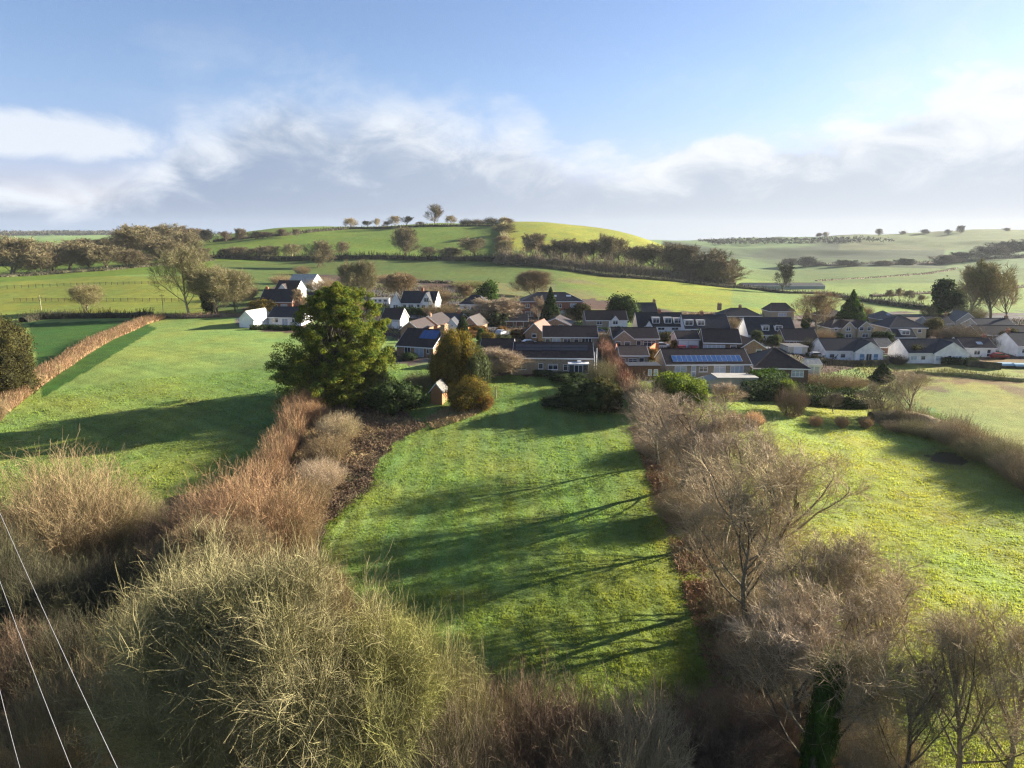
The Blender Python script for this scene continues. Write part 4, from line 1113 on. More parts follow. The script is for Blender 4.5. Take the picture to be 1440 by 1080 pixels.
house("flat_garage", "pale flat roofed garage left of the white bungalow with blue doors", "garage", 1108, 1135, 498, 488, 485, D=6, roof='flat', wall='cream', rf='grey', wins=[(.5, .1, 2.2, 1.9, 'garage', M_WHITE)])
# ---- right side
house("white_wing_bungalow", "white bungalow with right front gable and blue doors", "house", 1160, 1237, 508, 493, 476, D=10, wall='white', rf='slate', wins=[(.12, .9, 1.3, 1.1, Wn), (.32, .9, 1.3, 1.1, Wn), (.62, .1, 1.3, 2.1, Dr, M_BLUE), (.745, .1, 1.5, 2.1, Fr), (.87, .1, 1.3, 2.1, Dr, M_BLUE)], wing=(.50, 1.0, 1.4, 3.6), gwin=[(-1, .4, 1.8, .7, .8)], group=G_H)
house("white_hipped_bungalow", "white bungalow with right end hipped and turquoise curtained doors", "house", 1276, 1358, 511, 496, 477, D=10, wall='white', rf='slate', wins=[(.10, .9, 1.6, 1.1, Wn, M_CURT), (.26, .9, 1.2, 1.1, Wn), (.50, .8, 1.8, 1.3, Wn, M_CURT), (.68, .1, 1.0, 2.1, Dr), (.80, .1, 2.4, 2.0, Fr, M_CURT)], wing=(.42, 1.0, .8, 3.4), group=G_H)
house("twin_gabled_house", "tan house with two front gables under dark hipped roof", "house", 1166, 1227, 477, 461, 449, D=9, yaw=6, roof='hip', hi=3.5, wall='tan', rf='brown', wins=[(.12, 2.6, 1.2, 1.1, Wn), (.38, 2.6, 1.5, 1.2, Wn), (.70, 2.6, 1.4, 1.2, Wn), (.88, 2.6, 1.2, 1.2, Wn), (.4, .6, 2, 1.2, Wn), (.8, .6, 2, 1.2, Wn)], wing=[(.24, .54, .8, 1.9), (.62, .97, .8, 1.9)], group=G_H)
house("tall_hipped_house", "tall tan house with wide dark hipped roof and one white dormer", "house", 1249, 1301, 480, 461, 444, D=11, yaw=0, roof='hip', hi=5, wall='tan', rf='slate', wins=[(.82, 2.6, 1.2, 1.2, Wn)], group=G_H)
house("dormer_annexe", "low slate roofed annexe with white box dormer before the tall tan house", "house", 1258, 1287, 483, 475, 461, D=7, yaw=0, wall='tan', rf='slate', dorm=[(.55, 2.6, 1.4, 0)], wins=[(.3, .8, 1.4, 1.0, Wn)], group=G_H)
house("dark_barn", "dark steep roof peeping out left of the gold tipped conifer", "house", 1160, 1192, 452, 444, 433, D=9, yaw=10, wall='dark', rf='slate', roof='hip', hi=4, wins=[(.5, .8, 1.4, 1.0, Wn)], group=G_H)
house("grey_house", "small grey roofed house with bright rooflight right of gold tipped conifer", "house", 1236, 1264, 458, 449, 437, D=9, yaw=4, roof='hip', hi=3.5, wall='tan', rf='grey', wins=[(.5, .8, 1.4, 1.0, Wn)], sky=[(.6, .5, 1.0, 1.0)], group=G_H)
house("slate_cottage", "dark slate cottage with end chimney right of olive round tree", "house", 1306, 1339, 466, 455, 445, D=8, yaw=0, wall='grey', rf='slate', wins=[(.3, 1, 1.4, 1.1, Wn), (.7, 1, 1.4, 1.1, Wn)], chim=[(.95, .5, .9)], group=G_H)
house("green_gabled_house", "grey green gabled house behind brown shrubs near right edge", "house", 1346, 1372, 460, 451, 440, D=10, axis='y', yaw=-10, wall='grey', rf='grey', wins=[(.5, 1, 1.4, 1.1, Wn)], group=G_H)
house("long_house", "long dark roofed house with right end chimney near right edge", "house", 1376, 1428, 468, 459, 448, D=9, yaw=0, wall='grey', rf='slate', wins=[(.3, .9, 1.4, 1.0, Wn), (.7, .9, 1.4, 1.0, Wn)], chim=[(.95, .5, .8)], group=G_H)
house("brown_barn", "very long brown roofed barn below the long dark house", "barn", 1378, 1480, 480, 471, 458, D=10, yaw=-2, wall='dark', rf='brown', wins=[(.2, .8, 1.4, 1.0, Wn)])
house("mossy_house", "mossy brown roofed house with white lower wall right of white hipped bungalow", "house", 1353, 1398, 502, 489, 475, D=9, yaw=-4, wall='white', rf='brown', wins=[(.45, .6, 1.6, 1.2, Wn), (.8, .1, 1.0, 2.0, Dr)], sky=[(.6, .4, 1.4, 1.2)], chim=[(.9, .5, .7)], group=G_H)
house("white_end_house", "white gabled house with dark roof at the far right edge", "house", 1429, 1478, 501, 486, 468, D=10, yaw=3, wall='white', rf='slate', wins=[(.2, .9, 1.4, 1.1, Wn), (.6, .9, 1.6, 1.1, Wn)], chim=[(.05, .5, .9)], group=G_H)
house("dark_garage", "dark garage between the two white bungalows", "garage", 1230, 1256, 498, 488, 476, D=8, yaw=0, wall='dark', rf='grey', wins=[(.5, .1, 2.4, 1.9, 'garage', M_BROWN)])
# ---- far farm
house("farm_shed", "long low grey farm shed beyond the bright field, left half", "barn", 1046, 1098, 407, 402, 398, D=14, wall='metal', rf='slate', wins=[], lim=(2, 5, 1.2, 5))
house("farm_shed", "long low grey farm shed behind the ivied bare tree, right half", "barn", 1102, 1160, 408, 402, 398, D=14, wall='metal', rf='grey', wins=[], lim=(2, 5, 1.2, 5))
# ---- garden shed
house("garden_shed", "orange timber garden shed with white front gable beside round russet bush", "shed", 606, 622, 569, 549, 539, D=3.0, axis='y', yaw=-12, wall='wood', rf='grey', wins=[], lim=(1.6, 3, .5, 1.4))
# ------------------------------------------------------------------ trees and shrubs
def T(name, key, px, pb, pt, w_, tw, label, cat="tree", group=None, bark='grey', parts=None):
    leafy = key.startswith(('ever', 'dome', 'leafy', 'ivycol', 'cone', 'column', 'plume'))
    mat = LF[tw] if (leafy and tw in LF) or tw not in TW else TW[tw]
    return plant(name, key, px, pb, pt, w_, mat, label, cat, group, BARK[bark], parts=parts)

# --- the great cypress: trunk, limbs and plates of foliage
def great_cypress():
    rng = np.random.default_rng(77)
    p = at(473, 566); dep = depth_of(p); u = dep / F
    H = z_at(473, 408, p.y) - p.z
    root = empty("cypress_tree", p); tag(root, "huge dark green spreading cypress tree between the left field and the lawn", "tree")
    tp = strands(rng, np.array([[0, 0, -.5], [.5, .2, -.5], [-.4, .3, -.5]]), np.array([[.02, 0, 1], [.35, 0, 1], [-.35, .1, 1]]), np.array([H * .86, H * .62, H * .6]), 9, .07, .05)
    n = 190
    zf = np.concatenate([rng.uniform(.0, .35, 76), rng.uniform(.2, .98, n - 76)])
    halfw = np.interp(zf, [0, .08, .3, .55, .74, .87, 1.0], [68, 78, 80, 78, 68, 51, 22]) * u
    a = rng.uniform(0, 6.283, n); q = rng.uniform(.02, 1.0, n) ** .65
    C = np.stack([np.cos(a) * halfw * q + np.where(zf < .35, -6, 4) * u, np.sin(a) * halfw * q * .9, zf * H], 1)
    # limbs run from the stems out to every plate
    st = tp[rng.integers(0, 3, n), np.clip((zf * 8).astype(int) - 1, 1, 8)]
    C[:, 2] += .5
    st[:, 2] = np.minimum(st[:, 2], C[:, 2] - .6)
    LB = np.empty((n, 6, 3))
    for i in range(6):
        f = i / 5; LB[:, i] = st + (C - st) * f; LB[:, i, 2] += math.sin(f * math.pi) * .5 * rng.uniform(.3, 1, n)
    V, Q = join([tubes(rng, tp, .42, .14, 9), tubes(rng, LB, .13, .03, 5)])
    link("trunk", np_mesh("trunk", V, Q, smooth=True, mat=BARK['dark']), root)
    parts = []
    for i in range(n):
        m_ = 1050; r = rng.uniform(1.25, 2.3) * (1.1 if zf[i] < .5 else .85)
        sub = 9
        cc = C[i] + rng.normal(0, 1, (sub, 3)) * np.array([r * .55, r * .55, r * .40])
        k = rng.integers(0, sub, m_); v = nrm(rng.normal(0, 1, (m_, 3)))
        rr = r * .42 * rng.uniform(.35, 1.05, (m_, 1)) ** .6
        P = cc[k] + v * rr * np.array([1.08, 1.08, .78])
        out = nrm(C[i] * np.array([1, 1, .0]) + 1e-6)
        N_ = v * .8 + np.array([0, 0, .5]) + out * .3
        parts.append(cards(rng, P, N_, .155, 2.3, .6))
    V, Q = join(parts)
    link("crown", np_mesh("crown", V, Q, mat=LF['fir']), root)
great_cypress()

# --- trees round the fields on the left
T("bare_tree", "mid0", 267, 444, 346, 66, 'lichen', "tall pale bare tree with ivied trunk at top of the left field", bark='pale')
T("bare_tree", "thick1", 302, 441, 376, 62, 'lichen', "broad pale drooping bare tree right of the tall ivied tree")
T("bare_tree", "thick2", 330, 438, 380, 46, 'lichen', "pale bare tree nearest the white garage, beside the broad drooping one")
T("ivy_bush", "ever0", 291, 440, 408, 16, 'ivy', "green ivy column at foot of the broad drooping bare tree", "shrub")
T("bare_tree", "thick0", 122, 439, 401, 44, 'olive', "lone round bare tree standing in the hedge of the left fields")
T("ivied_tree", "leafy0", 6, 520, 440, 70, 'olive', "olive leafed tree at left edge, upper of the two", "tree")
T("ivied_tree", "leafy1", 8, 556, 494, 68, 'olive', "olive leafed bushy tree at left edge, lower of the two", "tree")
T("bramble", "bush0", -8, 592, 562, 36, 'tan', "low tan bramble below the olive trees at left edge", "shrub")

# --- village trees
T("bare_tree", "thick0", 505, 424, 367, 46, 'lichen', "pale yellow bare tree rising behind top of the big cypress")
T("bare_tree", "thick1", 565, 418, 384, 36, 'tan', "tan bare tree behind roof of the white chalet house")
T("shrub", "bush1", 612, 428, 402, 50, 'tan', "wide tan twiggy shrub right of the white chalet house", "shrub")
T("shrub", "bush2", 618, 447, 425, 46, 'tan', "low tan shrub in front of the white chalet house's right end", "shrub")
T("bare_tree", "fardense0", 697, 452, 418, 66, 'pink', "soft pinkish bare tree in front of the hipped white bungalow")
T("holm_bush", "dome0", 701, 458, 438, 28, 'sage', "pale olive round bush below the soft pinkish bare tree", "shrub")
T("bare_tree", "fardense1", 652, 420, 400, 24, 'tan', "small round brownish tree left of the dark spreading evergreen")
T("palm_like_tree", "ever0", 686, 432, 396, 34, 'ivy', "dark green spreading evergreen below the hill field", "tree")
T("bare_tree", "thick2", 750, 418, 381, 46, 'tan', "pale tan dome shaped bare tree behind the red brick villa")
T("conifer", "cone0", 774, 454, 406, 24, 'dark', "dark narrow conifer in front of the red brick villa", "tree")
T("bare_tree", "far0", 757, 452, 417, 20, 'pink', "slim pinkish bare tree just left of the dark narrow conifer")
T("shrub", "ever1", 812, 449, 427, 34, 'olive', "dark olive bush at right end of the red brick villa", "shrub")
T("round_tree", "dome1", 876, 456, 414, 44, 'dark', "very dark round evergreen above the stone and white house", "tree")
T("conifer", "column", 651, 478, 445, 17, 'dark', "dark brown columnar conifer beside the white framed gable", "tree")
T("topiary", "dome0", 686, 483, 467, 21, 'gold', "ochre clipped round bush beside the paved drive", "shrub")
T("shrub", "dome1", 707, 482, 471, 24, 'sage', "low grey green bush on the paved drive behind long bungalow", "shrub")
T("conifer", "column", 617, 448, 433, 12, 'ivy', "small green conifer above the tall brick chimney", "tree")
T("conifer", "leafy0", 628, 548, 482, 44, 'gold', "golden brown conifer nearest the timber shed", "tree")
T("conifer", "leafy1", 649, 550, 464, 44, 'gold', "tall golden conifer, the tallest tree of the garden group", "tree")
T("conifer", "leafy0", 667, 550, 480, 42, 'sage', "grey green conifer right of the tall golden conifer", "tree")
T("conifer", "cone0", 676, 500, 476, 22, 'lime', "small bright green conifer behind the grey green conifer", "tree")
T("apple_tree", "thick1", 692, 531, 491, 60, 'pink', "pinkish grey bare fruit tree at left end of the long bungalow")
T("golden_bush", "leafy0", 657, 575, 533, 58, 'gold', "large round russet bush right of the timber shed", "shrub")
T("golden_bush", "leafy1", 674, 577, 548, 30, 'russet', "orange leafed bush at right foot of the large round bush", "shrub")
T("laurel_bush", "dome1", 557, 579, 535, 72, 'dark', "wide dark evergreen bush left of the timber shed", "shrub")
T("shrub", "bush3", 520, 562, 520, 60, 'brown', "brown twiggy shrub at right foot of the big cypress", "shrub")
T("shrub", "bush0", 590, 548, 522, 42, 'olive', "thin olive bare shrub behind the wide dark bush", "shrub")
T("dome_bush", "dome0", 822, 576, 535, 62, 'dark', "dark dome shaped bush on the lawn, left of the pair", "shrub")
T("dome_bush", "dome1", 850, 577, 533, 46, 'olive', "olive dome topped bush on the lawn, right of the pair", "shrub")
T("shrub", "bush1", 846, 545, 505, 42, 'olive', "loose grey green shrub behind the pair of dome bushes", "shrub")
T("low_bush", "dome1", 765, 529, 520, 30, 'sage', "low yellowish bush before the long bungalow's middle", "shrub")
T("low_bush", "dome0", 800, 536, 524, 44, 'dark', "low dark clipped bush before the white glazed porch", "shrub")
T("border_shrub", "dome0", 785, 570, 558, 46, 'dark', "low dark border shrub joined to left of dome bushes", "shrub")
T("shrub", "bush2", 905, 584, 530, 52, 'grey', "upright grey twiggy shrub at end of the copper hedge", "shrub")
T("golden_cypress", "leafy1", 955, 574, 524, 68, 'lime', "yellow green feathery conifer bush before the solar bungalow", "shrub")
T("golden_cypress", "dome0", 938, 572, 534, 40, 'lime', "smaller yellow green bush at left of the feathery one", "shrub")
T("fruit_tree", "mid2", 1020, 583, 538, 46, 'pink', "small pinkish bare fruit tree on the right lawn")
T("shrub", "bush3", 1113, 585, 540, 42, 'brown', "round reddish brown bush below the white conservatory", "shrub")
T("shrub", "dome0", 1107, 566, 535, 26, 'lime', "yellow green bush above the round reddish brown bush", "shrub")
T("round_shrub", "dome0", 1064, 481, 465, 16, 'sage', "pale round bush behind the brown gable, left of two", "shrub")
T("round_shrub", "dome1", 1088, 487, 470, 21, 'sage', "pale round bush behind the brown gable, right of two", "shrub")
T("bare_tree", "mid0", 1150, 474, 409, 56, 'tan', "tall tan bare tree left of the gold tipped conifer")
T("conifer", "cone0", 1133, 462, 432, 12, 'ivy', "small dark green conifer at left foot of the tall tan tree", "tree")
T("conifer", "cone2", 1196, 460, 410, 38, 'ivy', "dark conifer with golden right side above the twin gables", "tree")
T("conifer", "cone1", 1210, 456, 428, 16, 'gold', "narrow golden conifer touching right side of the dark one", "tree")
T("pine_tree", "ever1", 1333, 442, 393, 40, 'dark', "dark rounded pine at right before the misty valley fields", "tree")
T("bare_tree", "far1", 1362, 450, 372, 50, 'grey', "tall grey bare tree right of the dark rounded pine")
T("bare_tree", "far2", 1393, 452, 366, 60, 'olive', "tallest olive bare tree near right edge of village")
T("bare_tree", "far3", 1416, 450, 385, 44, 'grey', "lower grey bare tree nearest right edge of village")
T("shrub", "bush0", 1362, 455, 428, 44, 'olive', "olive scrub at foot of the tall grey bare trees", "shrub")
T("olive_tree", "dome1", 1311, 472, 446, 24, 'olive', "olive round tree right of the tall tan house", "tree")
T("shrub", "bush1", 1352, 480, 455, 52, 'plum', "dull brown shrub mass before the grey green gabled house", "shrub")
T("shrub", "bush2", 1405, 492, 470, 34, 'brown', "brown shrub between mossy house and white end house", "shrub")
T("clipped_tree", "dome0", 1285, 508, 484, 24, 'olive', "mushroom shaped clipped bush before the white hipped bungalow", "shrub")
T("shrub", "dome1", 1352, 497, 481, 18, 'olive', "olive bush behind hip of the white hipped bungalow", "shrub")
T("conifer", "cone2", 1240, 537, 510, 30, 'dark', "squat dark conifer beside the rough yellow field", "tree")
T("bare_tree", "near2", 1275, 592, 522, 66, 'grey', "grey bare tree at left end of the long right hedge", parts=True)
T("bare_tree", "near4", 1240, 588, 538, 50, 'grey', "low brownish bare tree left of the grey one on right lawn")
T("sapling", "mid0", 1172, 582, 552, 26, 'plum', "thin young bare tree on the right lawn above the round tufts")
T("shrub", "bush0", 1155, 548, 522, 60, 'tan', "loose tan shrub below the white wing bungalow's fence", "shrub")
T("shrub", "bush1", 1195, 546, 528, 50, 'straw', "yellowish weedy shrub between tan shrub and squat conifer", "shrub")
T("shrub", "dome0", 368, 442, 422, 36, 'gold', "golden brown bush in front of the slate roofed house", "shrub")
T("bare_tree", "far1", 421, 440, 405, 22, 'tan', "small tan tree against gable of the slate roofed house")
T("shrub", "bush2", 345, 420, 398, 36, 'tan', "tan bush left of the slate roofed house, above golden bush", "shrub")
T("shrub", "bush1", 455, 412, 390, 44, 'tan', "tan scrub right of the pale roofed modern house", "shrub")
T("shrub", "bush3", 425, 386, 373, 22, 'tan', "small bush behind the pale roofed modern house", "shrub")
T("dark_tree", "ever2", 478, 428, 403, 34, 'dark', "dark evergreen just behind the very top of the cypress", "tree")
T("bare_tree", "far0", 1100, 412, 369, 30, 'dark', "dark ivied bare tree before the long grey farm sheds", bark='dark')
for i, (px, pb, pt, w_) in enumerate([(662, 466, 456, 30), (676, 470, 458, 22), (657, 474, 465, 34), (702, 469, 460, 12), (707, 466, 459, 10), (730, 476, 463, 26), (948, 491, 478, 11), (914, 508, 490, 20)]):
    T("beech_bush", "dome%d" % (i % 2), px, pb, pt, w_, 'russet', ["russet clipped beech at head of the drive, upper left", "largest sunlit orange beech block beside the drive", "long russet beech bush below the other orange blocks", "tiny orange beech post beside the blue drive, left one", "tiny orange beech post beside the blue drive, right one", "dark red beech bush at right side of the drive", "bright orange beech ball beside the mauve garage", "rust red beech hedge end right of small bungalow"][i], "shrub")

# --- five round tufts on the right lawn
for i, (px, pb, wd) in enumerate([(1031, 598, 24), (1060, 600, 26), (1147, 599, 18), (1184, 600, 19), (1217, 601, 19)]):
    T("grass_tuft", "tuft%d" % (i % 2), px, pb, pb - wd * .82, wd, 'tuft', ["round russet ornamental grass clump beside the pinkish fruit tree", "largest round russet grass clump, right of the fruit tree", "small russet grass clump, left of the three together", "small russet grass clump, middle of the three together", "small russet grass clump, right of the three together"][i], "grass clump", "round russet grass clumps on the right lawn")

# --- trees along the middle right boundary and in the foreground
for (k, px, pb, pt, w_, tw, lb) in [
    (0, 925, 655, 552, 101, 'pink', "pinkish bare tree nearest the lawn bushes at far end of boundary"),
    (3, 958, 690, 555, 130, 'pink', "dense pinkish bare tree, second from far end of boundary row"),
    (1, 985, 715, 577, 123, 'pink', "pinkish grey bare tree right of the dense pinkish one"),
    (4, 1018, 765, 604, 143, 'pink', "grey pink bare tree just left of the biggest bare tree"),
    (2, 1080, 838, 630, 196, 'grey', "biggest bare tree of the boundary row, wide dark limbs showing"),
    (3, 1050, 880, 697, 143, 'grey', "slim bare tree in front of left side of biggest bare tree"),
    (1, 1185, 935, 738, 205, 'grey', "bare tree with low forked limbs, right of the biggest one"),
    (0, 1115, 960, 767, 165, 'grey', "bare tree in front of the low forked one, over the litter strip"),
    (4, 1225, 1030, 812, 187, 'grey', "warm brown bare tree right of the ivied stem, leaning over grass"),
    (2, 1120, 1060, 832, 176, 'pink', "brownish bare tree on the near side of boundary strip")]:
    T("bare_tree", "near%d" % k, px, pb, pt, w_, tw, lb, group="bare trees along the right boundary")
T("ivied_tree", "near3", 1150, 1120, 900, 200, 'grey', "bare tree with ivy clad stem at bottom of the picture", group="bare trees along the right boundary")
T("ivy", "ivycol", 1148, 1112, 918, 48, 'ivy', "dark green ivy wrapped round a stem at bottom right", "ivy")
T("bare_tree", "near1", 1345, 1110, 868, 190, 'grey', "thin bare tree at bottom right, left of two standing in grass", group="bare trees at the bottom right")
T("bare_tree", "near2", 1408, 1115, 872, 170, 'grey', "thin bare tree at bottom right, right of two standing in grass", group="bare trees at the bottom right")
T("bare_tree", "near0", 1265, 1130, 930, 150, 'plum', "low twiggy tree between the ivied stem and thin trees")
T("scrub_bush", "bush0", 1010, 1070, 985, 150, 'brown', "brown scrub at the bottom corner of the centre field", "shrub")
T("scrub_bush", "bush2", 1250, 1120, 1030, 120, 'grey', "low grey scrub at bottom edge right of the ivied stem", "shrub")
for i, (k, px, pb, pt, w_, tw, lb) in enumerate([
    ("fine0", 925, 640, 609, 64, 'pink', "pinkish bush at the lawn corner left of the dense pinkish tree"),
    ("fine1", 960, 735, 686, 80, 'grey', "grey bush under the pinkish grey tree, field side"),
    ("fine0", 1105, 880, 823, 104, 'grey', "grey bush at the right foot of the big bare tree"),
    ("fine1", 1075, 950, 888, 112, 'plum', "brown bush before the bare tree with low forked limbs"),
    ("fine0", 1200, 1010, 942, 120, 'olive', "olive scrub right of the brownish boundary tree"),
    ("fine1", 1060, 1060, 987, 120, 'brown', "brown scrub left of the ivied stem"),
    ("bush1", 1225, 1090, 1017, 120, 'grey', "grey scrub right of the ivied stem")]):
    T("boundary_bush", k, px, pb, pt, w_, tw, lb, "shrub", "scrub along the right boundary")
# --- left boundary and the bottom left wood
T("scrub_bush", "fine0", 92, 795, 645, 196, 'tan', "rounded tan bush at the left, lit, beside the shaded field", "shrub")
T("scrub_bush", "fine1", 178, 770, 690, 100, 'olive', "smaller olive bush touching right side of rounded tan bush", "shrub")
T("scrub_bush", "fine0", 352, 790, 664, 175, 'orange', "big orange tinted bush where the left hedge meets the wood", "shrub")
T("scrub_bush", "fine1", 405, 790, 690, 90, 'tan', "pale yellow bush right of the big orange tinted bush", "shrub")
T("scrub_bush", "fine1", 262, 790, 706, 120, 'brown', "dark plum bush left of the big orange tinted bush", "shrub")
T("lichen_tree", "lich0", 392, 1180, 772, 320, 'lichen', "largest pale lichen covered bare tree, bottom left of centre", group="lichen covered trees at bottom left", bark='pale')
T("lichen_tree", "lich1", 515, 1200, 885, 215, 'hay', "pale lichen covered tree to the right of the largest", group="lichen covered trees at bottom left", bark='pale')
T("lichen_tree", "lich1", 285, 1080, 812, 165, 'olive', "olive bare tree behind left shoulder of the largest lichen tree", group="lichen covered trees at bottom left", bark='pale')
T("lichen_tree", "lich0", 300, 880, 742, 150, 'tan', "tan bare tree behind the largest lichen tree, below orange bush", group="lichen covered trees at bottom left", bark='pale')
T("lichen_tree", "lich1", 400, 1235, 868, 210, 'lichen', "pale lichen covered tree lowest, in front of the largest", group="lichen covered trees at bottom left", bark='pale')
T("lichen_tree", "lich0", 455, 1130, 800, 170, 'tan', "tan lichen covered tree on the field side of the largest", group="lichen covered trees at bottom left", bark='pale')
T("scrub_bush", "fine0", 165, 1120, 925, 190, 'tan', "bright tan twiggy bush low at left beside the wires", "shrub")
T("scrub_bush", "fine1", 75, 1170, 975, 170, 'tan', "tan brown bush in the bottom left corner", "shrub")
T("ivy", "ivycol", 281, 1200, 975, 36, 'ivy', "bright green ivy column at bottom edge left of lichen tree", "ivy")
T("scrub_bush", "bush3", 640, 1130, 905, 130, 'olive', "olive bush right of the lichen trees at field corner", "shrub")
T("scrub_bush", "fine0", 620, 1190, 985, 170, 'plum', "reddish brown bush at bottom edge right of lichen trees", "shrub")
T("scrub_bush", "fine1", 760, 1130, 960, 200, 'brown', "brown upright scrub along the bottom of the centre field", "shrub")
T("scrub_bush", "bush2", 875, 1140, 985, 170, 'grey', "grey brown scrub at bottom edge below the centre field", "shrub")
for i, (px, pb, pt, w_, tw, lb) in enumerate([  # mostly dark twigs: the hollow's shade is put into their colour
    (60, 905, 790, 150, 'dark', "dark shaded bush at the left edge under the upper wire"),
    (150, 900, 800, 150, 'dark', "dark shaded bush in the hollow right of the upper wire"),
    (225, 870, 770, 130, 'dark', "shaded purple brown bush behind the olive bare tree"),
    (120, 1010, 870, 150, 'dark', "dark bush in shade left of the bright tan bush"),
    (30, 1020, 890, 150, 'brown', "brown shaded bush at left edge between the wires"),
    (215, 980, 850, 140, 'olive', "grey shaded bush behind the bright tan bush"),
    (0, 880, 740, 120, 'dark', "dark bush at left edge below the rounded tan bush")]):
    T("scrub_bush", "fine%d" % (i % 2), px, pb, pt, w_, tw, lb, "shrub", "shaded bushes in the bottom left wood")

# --- rows of distant trees, each with the place in its row
ORD = ["first", "second", "third", "fourth", "fifth", "sixth", "seventh", "eighth", "ninth", "tenth", "eleventh", "twelfth", "thirteenth", "fourteenth", "fifteenth", "sixteenth", "seventeenth", "eighteenth", "nineteenth", "twentieth"]
def row(items, what, keys, tws, group, cat="tree", name="bare_tree", parts=None):
    items = sorted(items)
    for i, (px, pb, pt, w_) in enumerate(items):
        sv = RNG.uniform(.70, 1.10); sw = RNG.uniform(.8, 1.3)
        T(name, keys[i % len(keys)], px, pb, pb - (pb - pt) * sv, w_ * sw, tws[i % len(tws)], f"{ORD[i]} {what}", cat, group, parts=parts)
row([(16,388,334,60),(58,386,349,42),(76,384,353,39),(98,380,325,57),(130,380,328,52),(152,380,335,44),(180,378,344,47),(205,374,316,68),(236,372,332,52),(258,370,321,44),(282,370,341,34)],
    "tree from the left in front of the left wood", ["fardense0", "far1", "fardense1", "far2"], ['wood', 'wood', 'woodb', 'wood'], "trees along the front of the left wood")
row([(5,374,349,52),(40,372,343,47),(68,370,340,44),(112,366,332,52),(142,364,326,47),(168,362,326,52),(190,360,317,47),(222,356,313,52),(244,352,318,47)],
    "tree from the left in the back of left wood", ["fardense1", "fardense0", "far3"], ['woodb', 'wood', 'woodb'], "trees at the back of the left wood", parts=False)
row([(232,345,317,30),(255,343,316,26),(272,342,318,24),(296,341,322,22),(318,341,323,20),(338,340,322,18),(358,337,321,18),(376,335,322,16),(396,333,318,12)],
    "dark tree from the left along the left skyline", ["fardense0", "far2", "fardense1"], ['dark', 'brown', 'plum'], "trees along the left skyline", parts=False)
row([(418,334,321,12),(493,322,303,17),(518,320,309,14),(531,320,308,14),(545,320,309,12),(557,319,297,19),(572,318,304,16),(587,318,309,14),(612,317,289,26),(634,317,304,17)],
    "tree from the left along top of hill field", ["far0", "far1", "far2", "far3"], ['plum', 'grey', 'dark', 'grey'], "trees along the top of the hill field", parts=False)
row([(655,317,306,20),(672,316,305,20),(690,315,306,18)], "dark bush from the left by the hilltop's flat crest", ["fine0", "fine1"], ['dark', 'plum'], "bushes by the hilltop", "shrub", "bush")
row([(312,364,350,20),(342,364,346,26),(362,364,344,26),(379,364,342,28),(412,364,340,32),(446,376,334,36),(481,363,337,20),(568,363,317,32),(604,364,340,30),(627,364,346,26),(669,362,336,32)],
    "bare tree from the left in hedge below hill field", ["far3", "fardense0", "far1", "fardense1"], ['wood', 'woodb', 'wood', 'wood', 'lichen'], "trees in the hedge below the hill field", parts=False)
row([(752,362,325,37),(773,366,334,27),(788,366,324,37),(806,370,336,29),(819,370,332,35),(833,372,334,32),(849,374,331,37),(870,376,332,37),(892,378,336,35),(917,382,340,45),(946,388,330,62),(970,392,340,51),(988,394,346,45),(1004,398,350,45),(1020,403,362,48)],
    "tree from the left in the belt right of hill", ["fardense1", "far0", "fardense0", "far3"], ['woodb', 'wood', 'woodb', 'wood', 'woodb'], "trees of the belt running down from the hill", parts=False)
row([(706,318,307,20),(708,332,315,22),(711,346,326,24),(712,358,338,24)], "bushy tree from the top in hedge up the hill", ["fardense0", "fardense1"], ['tan', 'olive'], "bushy trees of the hedge climbing the hill", parts=False)
row([(1103,334,326,7),(1152,334,325,9),(1162,334,326,7),(1235,332,322,9),(1268,331,323,9),(1300,330,320,9),(1334,330,321,7),(1351,329,315,12),(1414,326,318,10)],
    "tiny tree from the left on the misty right skyline", ["fardense0", "fardense1"], ['grey', 'plum'], "tiny trees on the misty right skyline", parts=False)
row([(1250,422,404,14),(1264,423,406,12),(1278,424,408,14),(1296,428,410,16)], "small bare tree from the left below valley field", ["far1", "far2"], ['plum', 'grey'], "small trees in the valley hedge", parts=False)
row([(1322,372,358,24),(1350,370,352,34),(1384,366,345,40),(1420,362,336,56),(1455,358,330,50)], "misty tree from the left climbing the right hillside", ["fardense0", "fardense1"], ['plum', 'dark'], "misty trees on the right hillside", parts=False)
row([(1110,376,364,20),(1128,376,362,26),(1150,375,366,20),(1194,376,366,24),(1240,375,366,24),(1270,374,364,24)], "misty bush from the left below the far slope", ["fardense1", "fardense0"], ['plum', 'dark'], "misty bushes along the foot of the far slope", parts=False)

# --- hedges
hedge("field_hedge", [(0,580),(45,545),(90,515),(150,478),(200,456),(228,448)], 3.2, 2.6, TW['orange'], "russet twiggy hedge running diagonally along the left field", n_per_m=90, r=.025, seed=3, ragged=.35)
hedge("field_hedge", [(32,453),(60,448),(130,447),(215,445)], 4.0, 3.2, TW['dark'], "dark shaded hedge across the left, below the lone round tree", n_per_m=16, r=.06, seed=4)
hedge("field_hedge", [(228,446),(270,447),(345,445)], 2.6, 2.0, TW['brown'], "low brown hedge at the far edge of left field", n_per_m=14, r=.06, seed=5)
hedge("field_hedge", [(0,391),(70,386),(150,381),(240,372),(300,367)], 5, 3.2, TW['dark'], "long dark hedge along the foot of the left wood", n_per_m=7, r=.14, seed=6, side=2)
hedge("hill_hedge", [(296,364),(440,366),(560,365),(700,367)], 7, 6.0, TW['dark'], "dark straight hedge between hill field and pasture below", n_per_m=6, r=.16, seed=7, side=2)
hedge("hill_hedge", [(700,368),(760,372),(850,381),(940,391),(1030,402)], 12, 10.0, TW['plum'], "thick dark hedge belt descending right of the hill", n_per_m=14, r=.11, seed=8, side=3, ragged=.8)
